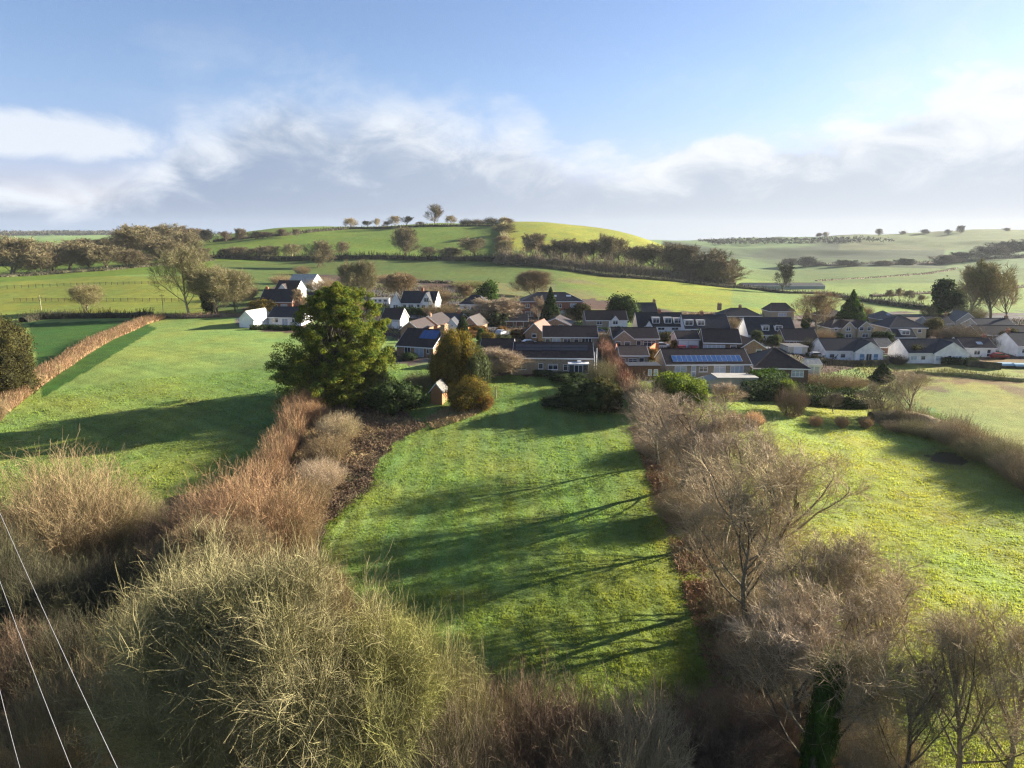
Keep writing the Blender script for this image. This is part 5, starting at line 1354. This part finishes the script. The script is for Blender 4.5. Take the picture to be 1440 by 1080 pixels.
hedge("hill_hedge", [(700,372),(850,388),(960,398),(1032,405)], 4, 3.5, TW['dark'], "low dark hedge edging the bright sloping field", n_per_m=7, r=.14, seed=9, side=2)
hedge("hill_hedge", [(300,340),(400,331),(493,322),(600,319),(700,318)], 4, 3.6, TW['dark'], "dark thin hedge along the skyline of hill field", n_per_m=5, r=.2, seed=10, side=2)
hedge("hill_hedge", [(708,313),(709,330),(711,345),(713,362)], 6, 6.5, TW['olive'], "rough hedge climbing straight up beside the hilltop", n_per_m=6, r=.2, seed=11, side=2)
hedge("valley_hedge", [(1030,404),(1070,408),(1100,412),(1160,414),(1190,419)], 4, 3.0, TW['dark'], "dark hedge before the grey farm sheds", n_per_m=6, r=.16, seed=12, side=2)
hedge("valley_hedge", [(1190,421),(1240,427),(1300,435)], 5, 4.0, TW['dark'], "dark hedge sloping from gold tipped conifer to the pine", n_per_m=6, r=.16, seed=13, side=2)
hedge("valley_hedge", [(1225,417),(1290,414),(1340,411),(1440,404)], 4, 2.6, TW['plum'], "faint hedge across the lower misty valley field", n_per_m=4, r=.2, seed=14, side=1)
hedge("valley_hedge", [(1148,396),(1240,391),(1300,386),(1345,378)], 4, 2.6, TW['plum'], "faint hedge curving across the upper misty valley field", n_per_m=3, r=.25, seed=15, side=1)
hedge("valley_hedge", [(1100,373),(1180,375),(1280,373),(1345,369),(1440,362)], 12, 7, TW['plum'], "misty wooded hedge at foot of the far right slope", n_per_m=3, r=.3, seed=16, side=2)
hedge("copper_hedge", [(848,492),(858,508),(872,532),(890,560),(900,580)], 2.6, 3.4, TW['beech'], "tall clipped copper beech hedge between the two front bungalows", n_per_m=70, r=.03, seed=17, ragged=.1, lean=.1)
hedge("dark_hedge", [(1046,560),(1075,560),(1120,566),(1160,570),(1235,572)], 3.0, 3.6, LF['dark'], "dark evergreen hedge behind the right lawn", n_per_m=110, seed=18, leafy=.2, ragged=.5)
hedge("clipped_hedge", [(1062,548),(1080,545),(1098,543)], 4.0, 3.2, LF['ivy'], "green clipped hedge below the hipped dark bungalow", n_per_m=160, seed=19, leafy=.25, ragged=.15)
hedge("right_hedge", [(1225,590),(1270,592),(1330,608),(1390,640),(1440,668),(1520,715)], 5.0, 3.5, TW['reed'], "long olive brown hedge along right side of right field", n_per_m=110, r=.018, seed=20, ragged=.8, lean=.5)
row([(1262,606,589,40),(1290,610,590,46),(1312,616,594,46),(1338,624,591,58),(1362,636,603,52),(1385,646,612,60),(1410,660,621,62),(1436,676,636,70),(1462,694,650,80)], "bush from the left in the long right hand hedge", ["bush0", "fine0", "bush2", "fine1"], ['tan', 'olive', 'lichen', 'grey'], "bushes of the long right hand hedge", "shrub", "hedge_bush")
hedge("bramble_bank", [(1290,524),(1340,527),(1400,533),(1440,536)], 4, 1.5, TW['hay'], "dry bramble bank below the white hipped bungalow", n_per_m=40, r=.04, seed=21, ragged=1.0)
hedge("garden_hedge", [(1322,512),(1352,513),(1376,514)], 1.6, 1.8, LF['dark'], "small dark hedge before turquoise curtained doors", n_per_m=80, seed=22, leafy=.22, ragged=.05, top_flat=True)
hedge("garden_hedge", [(352,464),(378,463),(415,464)], 1.8, 1.3, LF['dark'], "low dark hedge before the white bungalow at left field", n_per_m=60, seed=23, leafy=.25, ragged=.1, top_flat=True)
hedge("left_hedge", [(356,708),(386,655),(412,610),(436,572),(450,558)], 3.4, 4.4, TW['orange'], "tall russet hedge between left field and bracken, below cypress", n_per_m=240, r=.014, seed=24, ragged=.8)
for i, (px, pb, pt, w_, tw, lb) in enumerate([
    (430, 720, 673, 68, 'tan', "tan twiggy bush behind the russet hedge, nearest the orange bush"),
    (452, 690, 645, 64, 'pink', "grey pink bush behind the russet hedge, second from the orange bush"),
    (462, 650, 611, 59, 'tan', "pale brown bush behind the russet hedge, third from the orange bush"),
    (478, 620, 581, 56, 'grey', "grey brown bush behind the russet hedge, nearest the cypress"),
    (440, 596, 567, 47, 'russet', "russet bush in the hedge close below the cypress"),
    (395, 690, 654, 47, 'orange', "orange brown bush growing out of the tall russet hedge")]):
    T("hedge_bush", "fine%d" % (i % 2), px, pb, pt, w_, tw, lb, "shrub", "bushes behind the tall russet hedge")
hedge("village_hedge", [(560,441),(600,443),(640,445),(700,446)], 2.5, 2.2, LF['dark'], "dark garden hedge below the white chalet house", n_per_m=30, seed=26, leafy=.4, ragged=.2)
hedge("village_hedge", [(820,468),(850,468),(888,468)], 2, 1.6, LF['dark'], "dark garden hedge before the stone and white house", n_per_m=30, seed=27, leafy=.35, ragged=.2)
hedge("village_hedge", [(1136,500),(1160,511),(1200,514),(1240,513)], 1.6, 1.5, TW['dark'], "dark hedge before the white wing bungalow", n_per_m=60, r=.04, seed=28, ragged=.1)
hedge("village_hedge", [(940,446),(1000,443),(1050,445),(1075,447)], 3, 2.0, TW['tan'], "pale dry hedge between the terraces and bright field", n_per_m=12, r=.08, seed=29)

# --- stuff nobody could count: scrub under the wood, bracken, grass
def fill(pix_poly, n, seed, dmax=140):
    rng = np.random.default_rng(seed)
    poly = np.array(pix_poly, float)
    out = []
    W = np.array([tuple(at(*q)) for q in pix_poly])
    lo, hi = W.min(0), W.max(0)
    x = rng.uniform(lo[0], hi[0], n * 6); y = rng.uniform(lo[1], hi[1], n * 6); z = terr(x, y)
    px, py, dep = project(x, y, z)
    k = inpoly(px, py, poly) & (dep > 5)
    x, y, z, px, py = [q[k][:n] for q in (x, y, z, px, py)]
    return np.stack([x, y, z], 1), px, py, rng
def scrub(name, poly, n, seed, h0, h1, mat, label, tr=.012, lean=.45, side=5, cl=.22, clumpw=1.0, droop=0.05):
    P, px, py, rng = fill(poly, n, seed)
    N = len(P)
    c = fnoise(P[:, 0] * cl, P[:, 1] * cl, seed, 3)
    hh = h0 + (h1 - h0) * np.clip((c - .25) * 2.0, 0, 1)
    d0 = rng.normal(0, lean, (N, 3)); d0[:, 2] = 1
    S = strands(rng, P, d0, hh * rng.uniform(.5, 1.1, N), 4, .12, droop)
    p, d, t = spawn(rng, S, side, .2, 1, .3, 1.0)
    S1 = strands(rng, p, d, np.repeat(hh, side) * .3 * rng.uniform(.4, 1.2, len(t)), 2, .15, .02)
    V, Q = join([tubes(rng, S, tr * 1.6, tr * .8, 2), tubes(rng, S1, tr * .8, tr * .5, 2)])
    o = link(name, np_mesh(name, V, Q, mat=mat)); tag(o, label, "undergrowth", kind="stuff")
scrub("undergrowth", [(-60,720),(200,735),(300,720),(420,700),(455,810),(500,850),(600,925),(720,985),(850,1004),(1000,985),(1050,1000),(1200,1250),(-100,1250)], 15000, 5, .5, 3.0, TW['brown'], "tangled brown scrub filling the floor of the bottom wood", tr=.011)
scrub("undergrowth", [(-60,735),(180,745),(300,740),(440,800),(560,900),(720,1000),(900,1030),(1100,1250),(-100,1250)], 12000, 6, .5, 2.6, TW['dark'], "dark bramble tangle under the bottom left trees", tr=.012)  # dark stem colour also carries the shade of the left hollow
scrub("undergrowth", [(-60,760),(200,745),(430,760),(500,850),(720,985),(850,1004),(1000,985),(1200,1250),(-100,1250)], 15000, 25, .6, 3.2, TW['grey'], "grey olive bare scrub mixed through the bottom wood", tr=.010)
scrub("undergrowth", [(395,712),(440,570),(500,568),(478,640),(452,745)], 7000, 26, .5, 1.9, TW['tan'], "tan scrub between the russet hedge and the bracken", tr=.014, lean=.6)
scrub("bracken", [(470,585),(540,565),(600,600),(555,622),(530,650),(520,690),(450,742),(415,700),(440,640)], 9000, 7, .3, 1.3, TW['brown'], "flattened dead brown bracken beside the left lawn edge", tr=.022, lean=1.3, side=5, droop=-.16, cl=.4)
scrub("bracken", [(505,580),(585,590),(560,615),(500,660),(455,700),(470,640)], 4200, 8, .3, 1.1, TW['straw'], "pale straw coloured dead stems in the bracken", tr=.02, lean=1.4, side=4, droop=-.18, cl=.5)
scrub("bracken", [(885,600),(912,610),(990,800),(1050,930),(1005,965),(970,860),(930,720)], 9000, 9, .2, .8, TW['russet'], "rusty dead bracken along the boundary strip", tr=.022, lean=1.2, side=4, droop=-.15, cl=.4)
scrub("bracken", [(900,600),(975,610),(1040,700),(1090,800),(1140,900),(1190,1030),(1080,1060),(1020,960),(985,800),(925,680)], 7000, 10, .4, 1.8, TW['grey'], "grey scrub under the boundary trees", tr=.013, lean=.5, side=6)
scrub("border_plants", [(596,590),(640,570),(690,573),(660,588),(610,605)], 1500, 11, .2, .8, TW['straw'], "straw coloured dead border plants below the timber shed", tr=.03, lean=.9)
scrub("rough_grass", [(1130,512),(1240,515),(1290,520),(1260,560),(1140,560)], 1500, 13, .2, .9, TW['hay'], "straw weeds below the white bungalows", tr=.05, lean=.6, side=2, cl=.3)
scrub("field_margin", [(448,770),(455,740),(520,690),(530,655),(560,622),(600,603),(606,607),(565,630),(540,665),(528,692),(470,742),(462,780)], 900, 14, .08, .35, LF['lime'], "pale green weeds along the lawn's left edge", tr=.03, lean=.9, side=3)
# village undergrowth: gardens between the houses
scrub("garden_plants", [(340,445),(400,415),(470,400),(640,405),(700,440),(830,440),(900,470),(1050,460),(1130,470),(1240,455),(1440,450),(1480,500),(1240,508),(1140,520),(1050,545),(920,535),(860,520),(690,475),(560,480),(430,465)], 12000, 15, .2, 1.7, TW['dark'], "dark winter garden plants between the village houses", tr=.05, lean=.5, side=4, cl=.12)
scrub("garden_plants", [(340,445),(400,415),(470,400),(640,405),(700,440),(830,440),(900,470),(1050,460),(1130,470),(1240,455),(1440,450),(1480,500),(1240,508),(1140,520),(1050,545),(920,535),(860,520),(690,475),(560,480),(430,465)], 6000, 16, .2, 1.4, TW['plum'], "brown winter shrubs between the village houses", tr=.05, lean=.5, side=4, cl=.12)

# far woods on the left horizon
def far_wood(name, pix, h, n, seed, mat, label, w=60):
    rng = np.random.default_rng(seed)
    W = np.array([tuple(at(*q)) for q in pix]); seg = np.linalg.norm(W[1:] - W[:-1], axis=1)
    i = rng.choice(len(seg), n, p=seg / seg.sum()); f = rng.uniform(0, 1, n)
    P = W[i] + (W[i + 1] - W[i]) * f[:, None]; P[:, 1] += rng.uniform(0, w, n); P[:, 2] = terr(P[:, 0], P[:, 1])
    u = rng.normal(0, 1, (n, 14, 3)); pts = P[:, None] + u * np.array([h * .35, h * .35, h * .22]) + np.array([0, 0, h * .55]) * rng.uniform(.7, 1.2, (n, 1, 1))
    V, Q = cards(rng, pts.reshape(-1, 3), u.reshape(-1, 3) + np.array([0, 0, .5]), h * .30)
    tag(link(name, np_mesh(name, V, Q, mat=mat)), label, "woodland", kind="stuff")
far_wood("far_woodland", [(-40,332),(60,331),(130,331),(215,331)], 14, 900, 31, TW['dark'], "far blue woodland along the left horizon", 120)
far_wood("far_woodland", [(985,334),(1060,332),(1100,331)], 9, 300, 32, TW['dark'], "far dark scrub on the right horizon", 80)
far_wood("slope_scrub", [(1010,345),(1080,343),(1180,343),(1260,340)], 7, 420, 33, TW['dark'], "dark scrub on the misty right slope", 180)

for (k, px, pb, pt, w_, tw, lb) in [
    ("ever0", 545, 505, 488, 26, 'dark', "dark bush at left front corner of the corner bungalow"),
    ("dome0", 575, 506, 496, 22, 'dark', "low dark bush below french doors of corner bungalow"),
    ("bush1", 640, 505, 484, 30, 'olive', "olive shrub at right foot of the tall brick chimney"),
    ("ever1", 677, 480, 462, 14, 'ivy', "small green tree beside the ochre clipped bush"),
    ("bush2", 720, 456, 440, 26, 'olive', "olive shrub behind the dark garage block"),
    ("bush0", 790, 458, 440, 30, 'dark', "dark shrub before the brick villa's right bay"),
    ("bush3", 848, 486, 466, 26, 'tan', "tan shrub between terrace bungalow and stone bungalow"),
    ("far1", 868, 484, 460, 18, 'pink', "little pink bare tree before the stone bungalow"),
    ("dome1", 936, 480, 466, 22, 'olive', "olive bush right end of the stone bungalow"),
    ("ever2", 988, 478, 462, 16, 'dark', "dark bush right of the mauve double garage"),
    ("bush1", 1028, 462, 446, 24, 'tan', "tan shrub between the two dormer terraces"),
    ("dome0", 1044, 500, 490, 16, 'dark', "dark bush left of the brown wide gable"),
    ("bush2", 1140, 492, 474, 30, 'dark', "dark shrub behind the pale flat roofed garage"),
    ("bush0", 1158, 482, 462, 30, 'tan', "tan shrub at left of the twin gabled tan house"),
    ("ever0", 1240, 484, 466, 26, 'dark', "dark bush between twin gabled house and tall tan house"),
    ("dome1", 1180, 480, 468, 14, 'dark', "dark bush against twin gabled house's front"),
    ("bush3", 1330, 478, 460, 34, 'brown', "brown shrub behind the white hipped bungalow's ridge"),
    ("bush1", 1262, 512, 498, 26, 'dark', "dark shrub in the gap between the white bungalows"),
    ("ever1", 1415, 480, 462, 22, 'olive', "olive bush left of the white end house"),
    ("far2", 1300, 456, 428, 22, 'olive', "thin olive tree behind the slate cottage"),
    ("bush2", 1210, 446, 428, 30, 'tan', "tan shrub behind the narrow golden conifer"),
    ("ever2", 1325, 455, 440, 20, 'gold', "golden bush above the slate cottage roof"),
    ("bush0", 500, 440, 420, 30, 'tan', "tan shrub at right of the cypress top, above small house"),
    ("dome0", 600, 441, 434, 30, 'dark', "low dark bush below white front gable"),
    ("fine0", 540, 396, 386, 40, 'tan', "low tan scrub before the dark log heap"),
    ("fine1", 660, 404, 394, 50, 'hay', "low dry scrub on the slope right of the log heap"),
    ("bush1", 715, 440, 424, 30, 'tan', "tan shrub left of the red brick villa"),
    ("bush2", 396, 400, 386, 30, 'tan', "tan hedge bush left of the pale roofed modern house")]:
    T("garden_shrub", k, px, pb, pt, w_, tw, lb, "shrub")

def garden_wall(pix, h, label, mat, name="garden_wall"):
    W = [at(*q) for q in pix]; o0 = W[0]; m = MB()
    for a, b_ in zip(W[:-1], W[1:]):
        s, e = a - o0, b_ - o0; d = Vector((e.x - s.x, e.y - s.y, 0)).normalized(); q = Vector((-d.y, d.x, 0)) * .12; e = e - d * .004
        zb = min(s.z, e.z) - .5; zt = max(s.z, e.z) + h
        m.poly([(v.x, v.y, z) for z in (zb, zt) for v in (s - q, e - q, e + q, s + q)], [(0, 3, 2, 1), (4, 5, 6, 7), (0, 1, 5, 4), (1, 2, 6, 5), (2, 3, 7, 6), (3, 0, 4, 7)])
    tag(link(name, m.mesh(name, mat), loc=o0), label, "wall")
garden_wall([(656,470),(664,466),(682,466)], 1.6, "upper orange brick garden wall stepping down beside the drive", WL['orange'])
garden_wall([(650,477),(660,474),(680,474)], 1.5, "lower orange brick garden wall below the russet beech blocks", WL['orange'])
garden_wall([(868,484),(866,500),(872,504)], 1.7, "orange brick wall at left end of the small bungalow", WL['orange'])
garden_wall([(913,500),(921,494),(926,494)], 1.8, "orange brick wall between small bungalow and solar bungalow", WL['orange'])
garden_wall([(572,474),(600,474),(626,470)], 1.2, "pale brick wall behind the corner bungalow's roof", WL['brown'])
# ------------------------------------------------------------------ grass
def grass(seed=3):
    rng = np.random.default_rng(seed)
    n = 600000
    az_ = rng.uniform(rad(-47), rad(47), n)
    # even in the picture rather than on the ground: more tufts near the camera
    d = np.exp(rng.uniform(math.log(34), math.log(150), n))
    x = d * np.sin(az_); y = d * np.cos(az_); z = terr(x, y)
    px, py, dep = project(x, y, z)
    wob = np.clip(9000.0 / d ** 1.1, 0, 60)
    bad = inpoly(px, py, LITTER_L) | inpoly(px, py, LITTER_R) | (inpoly(px, py, VILLAGE) & (d > 118)) | inpoly(px, py, ROUGH)
    bp = np.hypot((px - 1330) / 24, (py - 645) / 7.5) < 1
    ok = ~bad & ~bp & (px > -220) & (px < 1700)
    x, y, z, d = x[ok], y[ok], z[ok], d[ok]
    near = np.clip(1 - d / 260, 0, 1)
    z = z + (fnoise(x * .35, y * .35, 61, 3) - .5) * .22 * near + (fnoise(x * 1.4, y * 1.4, 63, 2) - .5) * .14 * near
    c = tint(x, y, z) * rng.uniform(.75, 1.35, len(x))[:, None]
    cl = fnoise(x * .8, y * .8, 71, 3)
    N = len(x)
    h = (.05 + .10 * np.clip((cl - .3) * 2, 0, 1)) * rng.uniform(.6, 1.3, N)
    wdt = .10 * (d / 60) ** .8
    per = 2
    P = np.repeat(np.stack([x, y, z], 1), per, 0); P[:, :2] += rng.normal(0, .06, (N * per, 2))
    a = rng.uniform(0, 6.283, N * per); hh = np.repeat(h, per); ww = np.repeat(wdt, per)
    u = np.stack([np.cos(a), np.sin(a), 0 * a], 1)
    lean = rng.normal(0, .35, (N * per, 2)) * hh[:, None]
    b0 = P - u * ww[:, None] * .5; b1 = P + u * ww[:, None] * .5
    b0[:, 2] -= .03; b1[:, 2] -= .03
    tp = P.copy(); tp[:, :2] += lean; tp[:, 2] += hh
    V = np.stack([b0, b1, tp], 1).reshape(-1, 3)
    Tt = np.arange(len(V)).reshape(-1, 3)
    cc = np.repeat(c, per * 3, 0)
    return V, Tt, cc
m, n, b, o = new_mat("grass_blades")
ca = n.add('ShaderNodeAttribute', attribute_name="tint")
cc_ = n.mix(1.0, ca.outputs['Color'], (1.15, 1.15, 1.0), blend='MULTIPLY')
n.lk(cc_, b.inputs['Base Color']); b.inputs['Roughness'].default_value = .65
t_ = n.add('ShaderNodeBsdfTranslucent'); n.lk(n.mix(1.0, ca.outputs['Color'], (1.7, 1.55, .9), blend='MULTIPLY'), t_.inputs[0])
mx = n.add('ShaderNodeMixShader'); mx.inputs[0].default_value = .45
n.lk(b.outputs[0], mx.inputs[1]); n.lk(t_.outputs[0], mx.inputs[2]); n.lk(mx.outputs[0], o.inputs[0])
V_, T_, c_ = grass()
tag(link("grass", np_mesh("grass", V_, None, T_, attrs={"tint": c_}, mat=m)), "short green winter grass tufts covering the fields", "grass", kind="stuff")

# ------------------------------------------------------------------ wires, poles, garden things
def wire(p0, p1, r, label, sag=.5):
    a, b_ = Vector(p0), Vector(p1); pts = []
    d = b_ - a
    for i in range(25):
        f = -.6 + 2.2 * i / 24; q = a + d * f; q.z -= sag * (1 - (2 * (f - .5)) ** 2) * .3; pts.append(tuple(q))
    rng = np.random.default_rng(1)
    V, Q = tubes(rng, np.array([pts]), r, r, 5)
    o = link("power_line", np_mesh("power_line", V, Q, smooth=True, mat=M_WIRE)); tag(o, label, "wire", "power lines crossing the bottom left corner")
M_WIRE = flat_mat("wire_aluminium", (.36, .36, .36), .6, .1)
def ppt(px, py, dep):
    x = (px - CX) / F * dep; yu = (CY - py) / F * dep
    return (x, dep * cP + yu * sP, ZC - dep * sP + yu * cP)
wire(ppt(0, 722, 33), ppt(165, 1080, 22), .0085, "upper white power line, longest across the bottom left corner")
wire(ppt(0, 818, 31), ppt(100, 1080, 23), .0085, "middle white power line in the bottom left corner")
wire(ppt(0, 972, 27), ppt(28, 1080, 24), .0085, "lowest short white power line at the left edge")

def pole(px, pb, pt, label, arm=True, r=.14):
    p = at(px, pb); H = z_at(px, pt, p.y) - p.z
    root = empty("utility_pole", p); tag(root, label, "pole")
    MB().tube((0, 0, -.6), (0, 0, H), r, r * .7, 8).build('pole', BARK['pale'], root)
    if arm: MB().box(-.8, .8, -.06, .06, H - .75, H - .6).build('crossarm', BARK['dark'], root)
pole(58, 436, 415, "dark wooden utility pole left of the lone round tree")
pole(230, 441, 413, "pale wooden utility pole at end of the russet hedge")
pole(603, 447, 421, "pale telegraph pole before the white chalet house")
pole(334, 438, 418, "pale pole left of the slate roofed house", arm=False, r=.2)
# bird feeder / sundial post on the lawn
p = at(697, 560); t = empty("garden_post", p); tag(t, "weathered post with forked top standing alone on the lawn", "post")
MB().tube((0, 0, -.2), (0, 0, 1.55), .13, .10, 8).tube((0, 0, 1.5), (.22, 0, 2.3), .09, .05, 6).tube((0, 0, 1.5), (-.2, .05, 2.15), .08, .05, 6).build('post', BARK['pale'], t)
p = at(850, 580); t = empty("garden_bench", p, .1); tag(t, "small pale bench below the pair of dome bushes", "bench")
MB().box(-.7, .7, -.22, .22, .40, .46).build('seat', BARK['pale'], t)
MB().box(-.62, -.52, -.2, .2, -.05, .398).build('leg', BARK['pale'], t); MB().box(.52, .62, -.2, .2, -.05, .398).build('leg', BARK['pale'], t)
p = at(1077, 560); t = empty("garden_arch", p); tag(t, "thin pale wooden frame beside the concrete terrace", "frame")
for xx in (-1.1, 1.1): MB().box(xx - .07, xx + .07, -.07, .07, -.2, 2.0).build('post', BARK['pale'], t)
MB().box(-1.25, 1.25, -.09, .09, 2.003, 2.14).build('beam', BARK['pale'], t)
# cars by the mauve garage and the drive
def car(px, pb, yaw, mat, label, name="parked_car"):
    p = at(px, pb); root = empty(name, p, rad(yaw)); tag(root, label, "car", "cars parked in the village")
    prof = [(-2.1, .35), (2.1, .35), (2.15, .75), (1.9, .92), (1.05, 1.0), (.45, 1.45), (-1.2, 1.48), (-1.85, 1.0), (-2.12, .9)]
    MB().prism([(u, z) for u, z in prof], -.86, .86, 'y').build('body', mat, root)
    MB().prism([(.98, 1.0), (.44, 1.40), (-1.15, 1.43), (-1.7, 1.0)][::-1], -.875, .875, 'y').build('window', M_PANE, root)
    for sx_ in (-1.3, 1.3):
        for sy in (-.8, .8):
            w_ = MB().tube((sx_, sy - .1, .31), (sx_, sy + .1, .31), .32, .32, 14).build('wheel', M_BLACK, root)
M_CRED = flat_mat("paint_red", (.22, .02, .025), .3); M_CSIL = flat_mat("paint_silver", (.45, .47, .5), .3, .3); M_CWHT = flat_mat("paint_white", (.7, .7, .7), .3); M_CBLU = flat_mat("paint_blue", (.05, .14, .36), .3)
car(958, 494, 84, M_CRED, "dark red car before the mauve garage, left of two")
car(974, 494, 86, M_CRED, "dark red car before the mauve garage, right of two")
car(930, 490, 10, M_CWHT, "white car right of the stone bungalow")
car(704, 471, 70, M_CSIL, "silver car on the paved drive behind the long bungalow")
car(1148, 503, 5, M_CSIL, "silver car left of the white wing bungalow")
car(745, 486, 15, M_CWHT, "white car beside the red tiled house")
car(1405, 504, -5, M_CRED, "red car before the white end house")
car(840, 468, 0, M_CBLU, "blue car before the stone and white house")
car(613, 466, 20, M_CBLU, "bright blue car just left of tall brick chimney")
# paved drive
def ribbon(name, pix, width, mat, lift=.06):
    W = [at(*q) for q in pix]; P = []
    for a, b_ in zip(W[:-1], W[1:]):
        k = max(2, int((b_ - a).length / 1.5))
        P += [a + (b_ - a) * (i / k) for i in range(k)]
    P.append(W[-1]); P = np.array([tuple(q) for q in P])
    d = nrm(np.gradient(P, axis=0) * np.array([1, 1, 0])); nn = np.stack([-d[:, 1], d[:, 0], 0 * d[:, 0]], 1)
    L = P + nn * width / 2; R = P - nn * width / 2
    mx_ = np.maximum(np.maximum(terr(L[:, 0], L[:, 1]), terr(R[:, 0], R[:, 1])), terr(P[:, 0], P[:, 1])) + lift
    L[:, 2] = mx_; R[:, 2] = mx_
    V = np.stack([L, R], 1).reshape(-1, 3); k = np.arange(len(P) - 1) * 2
    tag(link(name, np_mesh(name, V, np.stack([k, k + 1, k + 3, k + 2], 1), mat=mat)), kind="structure")
M_ROAD = flat_mat("road_asphalt", (.075, .078, .085), .8)
ribbon("road", [(560,446),(640,452),(700,464),(712,472)], 5, M_ROAD, .14)
ribbon("road", [(712,472),(740,470),(860,470),(960,475),(1050,484),(1140,500)], 5, M_ROAD, .14)
# fences before the white bungalows and along the left pasture
def fence(pix, h, label, mat, rails=False, name="fence"):
    W = [at(*q) for q in pix]; root = empty(name, W[0]); tag(root, label, "fence")
    pan = MB(); o0 = W[0]
    k = 0
    for a, b_ in zip(W[:-1], W[1:]):
        d = (b_ - a); n_ = max(1, int(d.length / 2.4))
        for i in range(n_):
            s = a + d * (i / n_) - o0; e = a + d * ((i + 1) / n_) - o0
            if rails:
                for zz in (.45, .8, 1.1): pan.tube((s.x, s.y, s.z + zz), (e.x, e.y, e.z + zz), .05, .05, 4)
            else:
                q = d.normalized().cross(Vector((0, 0, 1))).normalized() * .03
                pan.poly([s - q, e - q, e + q, s + q, s - q + Vector((0, 0, h)), e - q + Vector((0, 0, h)), e + q + Vector((0, 0, h)), s + q + Vector((0, 0, h))],
                         [(0, 3, 2, 1), (4, 5, 6, 7), (0, 1, 5, 4), (1, 2, 6, 5), (2, 3, 7, 6), (3, 0, 4, 7)])
            if k < 90: MB().box(s.x - .07, s.x + .07, s.y - .07, s.y + .07, s.z - .3, s.z + h + .1).build('post', mat, root)
            k += 1
    pan.build('rail' if rails else 'panel', mat, root)
fence([(1160,514),(1200,515),(1250,514)], 1.5, "dark board fence below the white wing bungalow", BARK['dark'])
fence([(1358,515),(1385,518),(1408,520)], 1.7, "dark board fence right of the turquoise curtained doors", BARK['dark'])
fence([(20,424),(100,424),(180,424),(262,424)], 1.2, "thin rail fence across the left pasture behind round tree", BARK['dark'], rails=True)
fence([(0,406),(100,402),(190,400),(236,399)], 1.2, "distant rail fence along the upper left pasture", BARK['dark'], rails=True)
# covered beds at the right edge
for i, (px, pb, lb) in enumerate([(1412, 516, "pale blue covered garden bed at right edge, left of two"), (1434, 517, "pale blue covered garden bed at right edge, right of two")]):
    p = at(px, pb); t = empty("garden_bed", p, -.1); tag(t, lb, "garden bed")
    MB().box(-1.9, 1.9, -1.6, 1.6, -.3, .55).build('bed_frame', BARK['dark'], t)
    MB().prism([(-1.5, .56), (1.5, .56), (1.1, 1.0), (0, 1.2), (-1.1, 1.0)], -1.8, 1.8, 'x').build('cover', flat_mat("cover_blue", (.36, .50, .54), .4), t)
# stacked timber / bales on the slope
rg_ = random.Random(5)
root = empty("log_pile", at(605, 398)); tag(root, "dark heap of rough logs and stones at foot of the slope", "heap")
lm = MB()
for i in range(170):
    xx = rg_.uniform(-13, 13); yy = rg_.uniform(-2, 2); zz = rg_.uniform(-.2, 1.3) * (1 - abs(xx) / 15); a = rg_.uniform(0, 3.1); l = rg_.uniform(.4, 1.2)
    lm.tube((xx, yy, zz), (xx + math.cos(a) * l, yy + math.sin(a) * l, zz + rg_.uniform(-.2, .4)), rg_.uniform(.2, .45), rg_.uniform(.15, .4), 6)
lm.build('logs', TW['dark'], root)
